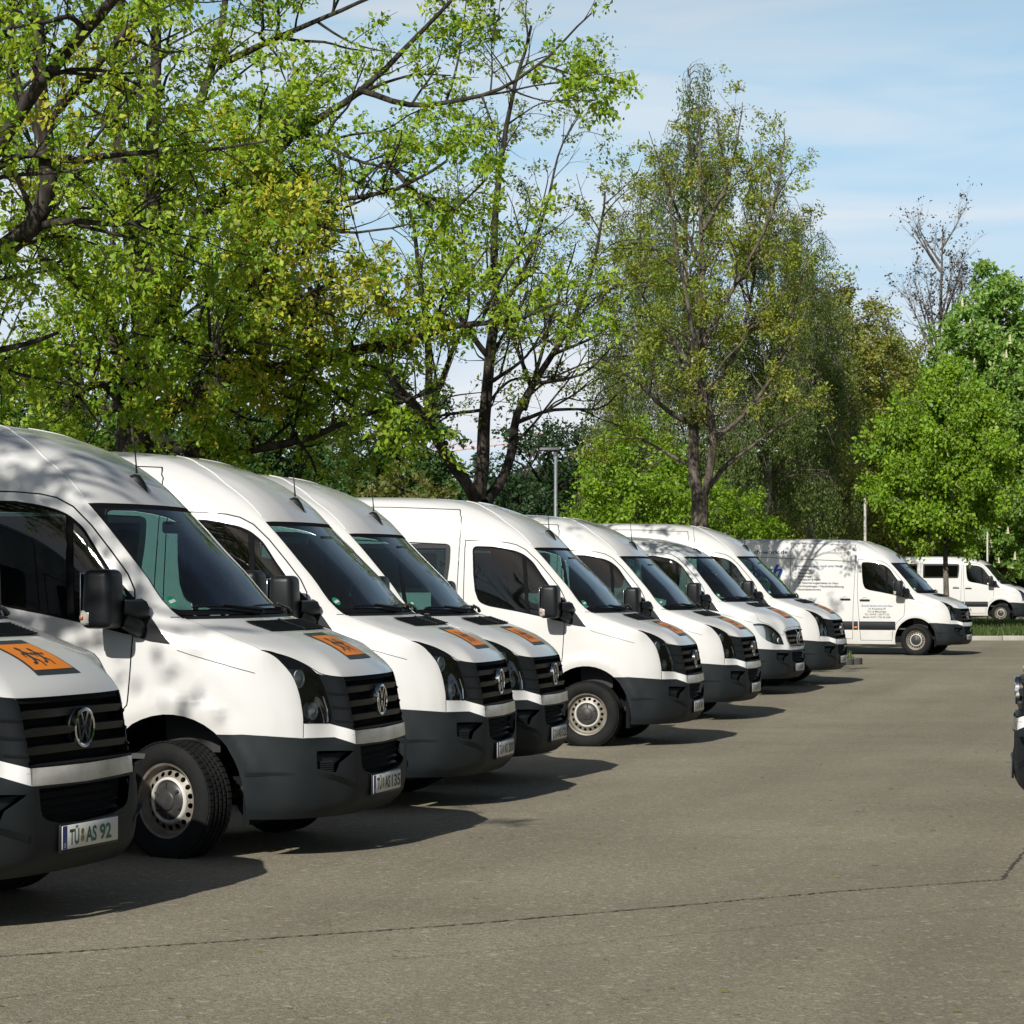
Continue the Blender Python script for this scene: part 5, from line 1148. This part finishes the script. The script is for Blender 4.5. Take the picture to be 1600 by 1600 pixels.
stand('dark', 'leafy_tree', 395, 60., .74, .5, 'mid green tree seen under the oak, right of its trunk')
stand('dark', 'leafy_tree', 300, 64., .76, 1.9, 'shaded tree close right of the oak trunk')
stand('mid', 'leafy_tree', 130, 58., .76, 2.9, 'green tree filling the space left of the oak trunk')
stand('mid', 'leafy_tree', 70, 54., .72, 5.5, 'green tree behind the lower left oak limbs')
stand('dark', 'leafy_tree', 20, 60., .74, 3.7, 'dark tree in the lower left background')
stand('mid', 'leafy_tree', -90, 64., .62, 4.7, 'tree just outside the left edge of the background')
for px, dd, sc, rz, lab in ((1305, 92., 1.12, .3, 'rusty green twiggy tree right of the shaded weeping birch'), (1362, 96., 1.04, 1.4, 'rusty green tree behind the bright maple, second from the birch'), (1425, 104., .98, 2.5, 'olive brown tree left of the bare tree'), (1255, 100., 1.12, 3.3, 'tree with brown new leaves behind the birches')): stand('rust', 'budding_tree', px, dd, sc, rz, lab, group='rusty budding trees')
stand('chestnut', 'chestnut_tree', 1556, 104., 1.06, .3, 'tall chestnut with pale flower candles behind the bright maple')
stand('chestnut', 'chestnut_tree', 1665, 100., .9, 2.0, 'chestnut cut off by the right edge')
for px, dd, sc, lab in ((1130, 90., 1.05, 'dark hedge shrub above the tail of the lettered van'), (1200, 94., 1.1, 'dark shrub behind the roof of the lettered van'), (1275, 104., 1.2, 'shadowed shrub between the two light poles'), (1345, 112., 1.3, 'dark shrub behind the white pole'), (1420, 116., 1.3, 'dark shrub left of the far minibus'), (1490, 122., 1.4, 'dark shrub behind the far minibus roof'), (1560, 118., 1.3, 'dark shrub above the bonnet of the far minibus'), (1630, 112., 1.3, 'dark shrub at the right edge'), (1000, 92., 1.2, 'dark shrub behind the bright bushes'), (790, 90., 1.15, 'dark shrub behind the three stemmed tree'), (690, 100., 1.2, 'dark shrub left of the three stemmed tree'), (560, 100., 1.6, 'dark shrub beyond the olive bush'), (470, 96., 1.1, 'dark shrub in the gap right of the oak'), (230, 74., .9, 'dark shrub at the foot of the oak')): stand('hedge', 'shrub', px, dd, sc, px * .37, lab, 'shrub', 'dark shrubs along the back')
# chestnut flower candles
can = MB()
rr = np.random.default_rng(5); ch = kw['chestnut'][1]; co = np.zeros(len(ch.vertices) * 3); ch.vertices.foreach_get('co', co); co = co.reshape(-1, 3); ax = np.hypot(co[:, 0], co[:, 1]); out = np.where(ax > 1.9)[0]
for i in rr.choice(out, 260, replace=False):
    p = Vector(co[i]); 
    for k in range(4): h = .06 + k * .09; can.tube([p + Vector((0, 0, h - .05)), p + Vector((rr.normal(0, .01), rr.normal(0, .01), h + .04))], [.085 - k * .016, .05 - k * .010], 5)
M['candle'] = mat('chestnut flowers', (.55, .50, .36), .7); cme = can.mesh('flowers')
for o in list(bpy.data.objects):
    if o.name.startswith('chestnut_tree'): obj('flowers', cme, o, M['candle'])
# bare pale tree
t = Tree(61); t.limb([(0, 0, 0), (.1, 0, 6), (-.05, 0, 11), (.1, 0, 15.8)], .20, .02, 9, [])
BP = [dict(dens=3.0, len=1.5, rad=.022, fwd=1.0, out=.55, up=.35, tap=.3), dict(dens=3.6, len=.7, rad=.010, fwd=1.0, out=.6, up=.25, tap=.3), dict(dens=3.0, len=.3, rad=.006, fwd=1, out=.6, up=.2, leaf=1)]
for i in range(26):
    z = t.r.uniform(5.5, 14.8); a = i * 2.4; k = (16.2 - z) * .26 + .5; e = np.array([math.cos(a), math.sin(a), 0]); t.limb([(0, 0, z), e * k * .5 + [0, 0, z + k * .75], e * k + [0, 0, z + k * 1.7]], .055, .012, 0, BP, .01)
cm = t.crown('crown', 1, .12, .05, [(.07, .05, .04), (.10, .07, .05), (.12, .10, .06)], .3, .6, keep=.45)
p = im(1472, 900, 118.); bt = plant('bare_tree', t, (p.x, 118., .13), M['bark_grey'], cm, M['leaf'], 'nearly bare pale tree with clustered seed heads against the sky'); bt.scale = (1.2, 1.2, 1.16)
p = im(1372, 900, 112.); o = empty('bare_tree', (p.x, 112., .13), 1.3); o.scale = (.62, .62, .82); thing(o, 'thin bare twiggy tree rising above the rusty trees', 'tree'); 
for c in [x for x in bpy.data.objects['bare_tree'].children]: cc = c.copy(); COL.objects.link(cc); cc.parent = o
p = im(1590, 900, 124.); o = empty('bare_tree', (p.x, 124., .13), 2.3); o.scale = (.7, .7, .92); thing(o, 'faint bare tree behind the chestnut near the right edge', 'tree')
for c in [x for x in bpy.data.objects['bare_tree'].children]: cc = c.copy(); COL.objects.link(cc); cc.parent = o
# unseen trees across the lot, added to block sky light and mirror in windscreens
for x, y, sc, rz, lab in ((24., 30., 1.4, .3, 'unseen tree across the lot right of the frame'), (27., 42., 1.5, 1.3, 'second unseen tree over the lot, right of the frame'), (20., 19., 1.5, 2.3, 'unseen tree across the lot opposite the first vans'), (33., 56., 1.5, 3., 'farthest unseen tree over the lot, right of the frame'), (18., 8., 1.5, 4., 'unseen tree across the lot beside the camera'),
        (17., -4., 1.4, 5., 'unseen added tree behind the camera to the right'), (22., 13., 1.7, .9, 'taller unseen tree across the lot behind the first row'), (29., 36., 1.8, 1.9, 'taller unseen tree across the lot in the second row'), (8., -18., 1.2, 2.9, 'tree behind the camera')):
    o = empty('leafy_tree', (x, y, gz(y)), rz); o.scale = (sc,) * 3; w, c, bm_ = kw['mid']; obj('trunk', w, o, M[bm_]); obj('crown', c, o, M['leaf']); thing(o, lab, 'tree')
# far wood and hill
rr = np.random.default_rng(9); P = []
for k in range(2600):
    x = rr.uniform(-60, 75); y = 150 + rr.uniform(0, 40); top = 5.5 + 2.2 * math.sin(x * .13) + 1.4 * math.sin(x * .37 + 1) + (5 if x > 14 else 0) * min(1, max(0, (x - 14) / 12)); z = rr.uniform(0, 1) ** .7 * top; P.append((x, y, z))
P = np.array(P); me = leaves('wood', P, np.tile([0, 0, 1.], (len(P), 1)), 14, .55, .75, DARKG + MIDG, rr, .2, .8); o = struct(obj('far_wood', me, None, M['leaf']), 'stuff'); o['label'] = 'dark mass of woodland closing the view'
hx = np.linspace(-160, 200, 61); hy = np.linspace(380, 640, 20); Hh = lambda x, y: max(0, (y - 380) / 260) * (26 + 5 * math.sin(x * .02 + .6) + 3 * math.sin(x * .051)) 
me = grid_mesh('hill', [[(x, y, Hh(x, y)) for x in hx] for y in hy]); M['hill'] = mat('wooded hill', (.035, .062, .035), .95, noise=(.25, .9, (.055, .085, .045)), bump=(.35, 1, 3)); struct(obj('hill', me, None, M['hill']))
print('trees', round(time.time() - T0, 1))
# ------------------------------------------------------------------ islands, grass, kerbs
RG = np.random.default_rng(3)
M['blade'] = leafmat('grass blades', .04, .4)
GR = [(.075, .135, .022), (.095, .155, .026), (.060, .105, .020), (.120, .150, .035)]
def patch(name, poly, h):
    m = MB(); n = len(poly); m.add([(x, y, gz(y) + h) for x, y in poly], [tuple(range(n))]); return struct(obj(name, m.mesh(name), None, M['soil']))
def grass(poly, dens, h, hb, name):
    P = np.array(poly); a, b = P.min(0), P.max(0); n = int((b - a).prod() * dens); q = RG.uniform(a, b, (n, 2)); q = np.array([p for p in q if inside(poly, p[0], p[1])])
    c = np.column_stack([q, [gz(y) + hb for y in q[:, 1]]]); N = len(c); ang = RG.uniform(0, 2 * math.pi, N); w = np.column_stack([np.cos(ang), np.sin(ang), np.zeros(N)]) * .012; ln = h * RG.uniform(.4, 1.3, (N, 1)); t = c + np.column_stack([RG.normal(0, .35, (N, 2)), np.ones(N)]) * ln
    V = np.stack([c - w, c + w, t + w * .25, t - w * .25], 1).reshape(-1, 3); cc = np.array(GR)[RG.integers(0, 4, N)] * RG.uniform(.6, 1.3, (N, 1))
    return struct(obj(name, quadmesh(name, V, np.arange(N * 4).reshape(-1, 4), np.repeat(cc, 4, 0)), None, M['blade']), 'stuff')
KST = [rounded_box('kerb_stone', (0, 0, 0), (.985, .15, .26), .018, 2) for _ in range(1)][0]
KST.materials.append(M['kerb']); M['kerbdark'] = mat('dark island stone', (.085, .082, .075), .9, noise=(4, .7, (.17, .16, .13)), bump=(30, .5, .02)); KST2 = KST.copy(); KST2.materials.clear(); KST2.materials.append(M['kerbdark'])
def kerb(line, label, step=1.0, small=1.0, K=None):
    root = empty('kerb', (line[0][0], line[0][1], 0)); root['kind'] = 'structure'
    for (x0, y0), (x1, y1) in zip(line[:-1], line[1:]):
        d_ = Vector((x1 - x0, y1 - y0)); n = max(1, int(round(d_.length / step))); a = math.atan2(d_.y, d_.x)
        for k in range(n):
            t = (k + .5) / n; x, y = x0 + d_.x * t, y0 + d_.y * t; o = obj('kerb_stone', K or KST, root); o.location = (x - line[0][0], y - line[0][1], gz(y) + .0 + RG.normal(0, .003)); o.rotation_euler = (RG.normal(0, .006), RG.normal(0, .006), a + RG.normal(0, .006)); o.scale = (d_.length / n, 1, small)
    return root
isl = [(9.4, 68.9), (40, 68.9), (40, 87.5), (9.0, 87.5)]
patch('grass_strip', isl, .10); grass([(10.5, 69.0), (18.5, 69.0), (18.5, 74), (10.5, 74)], 420, .13, .10, 'grass'); grass([(11, 74), (20, 74), (20, 87), (11, 87)], 90, .16, .10, 'grass')
kerb([(9.4, 68.75), (40, 68.75)], 'kerb', 1.02)
isl2 = [(6.98, 50.75), (6.4, 50.0), (5.2, 49.4), (1.2, 49.6), (1.0, 54.2), (3.4, 54.2), (6.2, 52.2)]
patch('planting_island', isl2, .10); grass(isl2, 420, .16, .10, 'grass')
kerb([(1.2, 49.5), (5.2, 49.3), (6.45, 49.95), (7.05, 50.75), (6.25, 52.3), (3.4, 54.3)], 'kerb', .40, 1.0, KST2)
# fallen catkins and grit on the asphalt
N = 900; q = np.column_stack([RG.uniform(-4, 9, N), 8.7 + 30 * RG.random(N) ** 1.6]); c = np.column_stack([q, [gz(y) + .006 for y in q[:, 1]]]); ang = RG.uniform(0, 6.28, N); l_ = RG.uniform(.006, .022, (N, 1)); w = np.column_stack([np.cos(ang), np.sin(ang), np.zeros(N)]) * l_; u = np.column_stack([-np.sin(ang), np.cos(ang), np.zeros(N)]) * .0035
V = np.stack([c - w - u, c + w - u, c + w + u + [0, 0, .004], c - w + u + [0, 0, .004]], 1).reshape(-1, 3); cc = np.array([(.30, .26, .06), (.22, .19, .10), (.36, .33, .24), (.20, .22, .06)])[RG.integers(0, 4, N)]
o = struct(obj('fallen_catkins', quadmesh('fallen_catkins', V, np.arange(N * 4).reshape(-1, 4), np.repeat(cc, 4, 0)), None, M['leaf']), 'stuff')
# ------------------------------------------------------------------ lamp post, poles, crane
M['galv'] = mat('galvanised steel', (.42, .43, .43), .35, metal=.7, noise=(12, .5, (.30, .30, .30)))
M['polewhite'] = mat('pale pole', (.62, .60, .54), .5); M['lampdark'] = mat('lamp head grey', (.09, .095, .10), .5)
d = 72.; p = im(868, 900, d); top = im(868, 703, d).z - gz(d); o = empty('street_lamp', (p.x, d, gz(d))); thing(o, 'grey street lamp with flat head behind the white vans', 'street lamp')
obj('pole', MB().tube([(0, 0, 0), (0, 0, 1.2), (0, 0, 1.25), (.015, 0, top)], [.085, .08, .062, .05], 12).mesh('pole', 40), o, M['galv'])
obj('lamp_head', rounded_box('lamp_head', (-.17, 0, top + .03), (.62, .30, .09), .03, 2, (.9, .8)), o, M['lampdark']); obj('bracket', MB().tube([(0, 0, top - .18), (.0, 0, top + .02)], .06, 10).mesh('bracket', 40), o, M['lampdark'])
for px, d, ty, r, lab in ((1352, 82., 779, .045, 'thin pale pole rising behind the lettered van'), (1543, 99., 831, .036, 'thin grey pole behind the far minibus')):
    p = im(px, 900, d); top = im(px, ty, d).z - gz(d); o = empty('pole', (p.x, d, gz(d))); thing(o, lab, 'pole'); obj('mast', MB().tube([(0, 0, 0), (0, 0, top)], [r * 1.15, r], 10).mesh('mast', 40), o, M['polewhite']); obj('cap', MB().tube([(0, 0, top), (0, 0, top + .03)], [r * 1.2, r * .5], 10).mesh('cap', 40), o, M['galv'])
d = 330.; a, b = im(650, 712.6, d), im(850, 685.4, d + 10); o = empty('tower_crane', (a.x, d, 0)); thing(o, 'distant red crane jib showing between the stems of the three stemmed tree', 'crane')
M['crane'] = mat('faded crane red', (.62, .40, .36), .6); off = Vector((a.x, d, 0)); A, B = a - off, b - off; m = MB(); n = 26
ch = [(0, 0, 0), (0, 1.0, 0), (0, .5, .95)]
for c in ch: m.tube([A + Vector(c), B + Vector(c)], .055, 4)
for k in range(n):
    q0 = A + (B - A) * (k / n); q1 = A + (B - A) * ((k + .5) / n); q2 = A + (B - A) * ((k + 1) / n)
    for c in ch[:2]: m.tube([q0 + Vector(c), q1 + Vector(ch[2])], .03, 4); m.tube([q1 + Vector(ch[2]), q2 + Vector(c)], .03, 4)
obj('jib', m.mesh('jib'), o, M['crane']); m = MB(); base_ = A + (B - A) * .06
for sx in (-.8, .8):
    for sy in (-.8, .8): m.tube([(base_.x + sx, base_.y + sy, 0), (base_.x + sx, base_.y + sy, base_.z)], .10, 4)
for k in range(12):
    z0_, z1_ = base_.z * k / 12, base_.z * (k + 1) / 12; s_ = 1 if k % 2 else -1
    for sy in (-.8, .8): m.tube([(base_.x - .8 * s_, base_.y + sy, z0_), (base_.x + .8 * s_, base_.y + sy, z1_)], .03, 4)
obj('mast', m.mesh('mast'), o, M['crane'])
print('done', round(time.time() - T0, 1), len(bpy.data.objects))
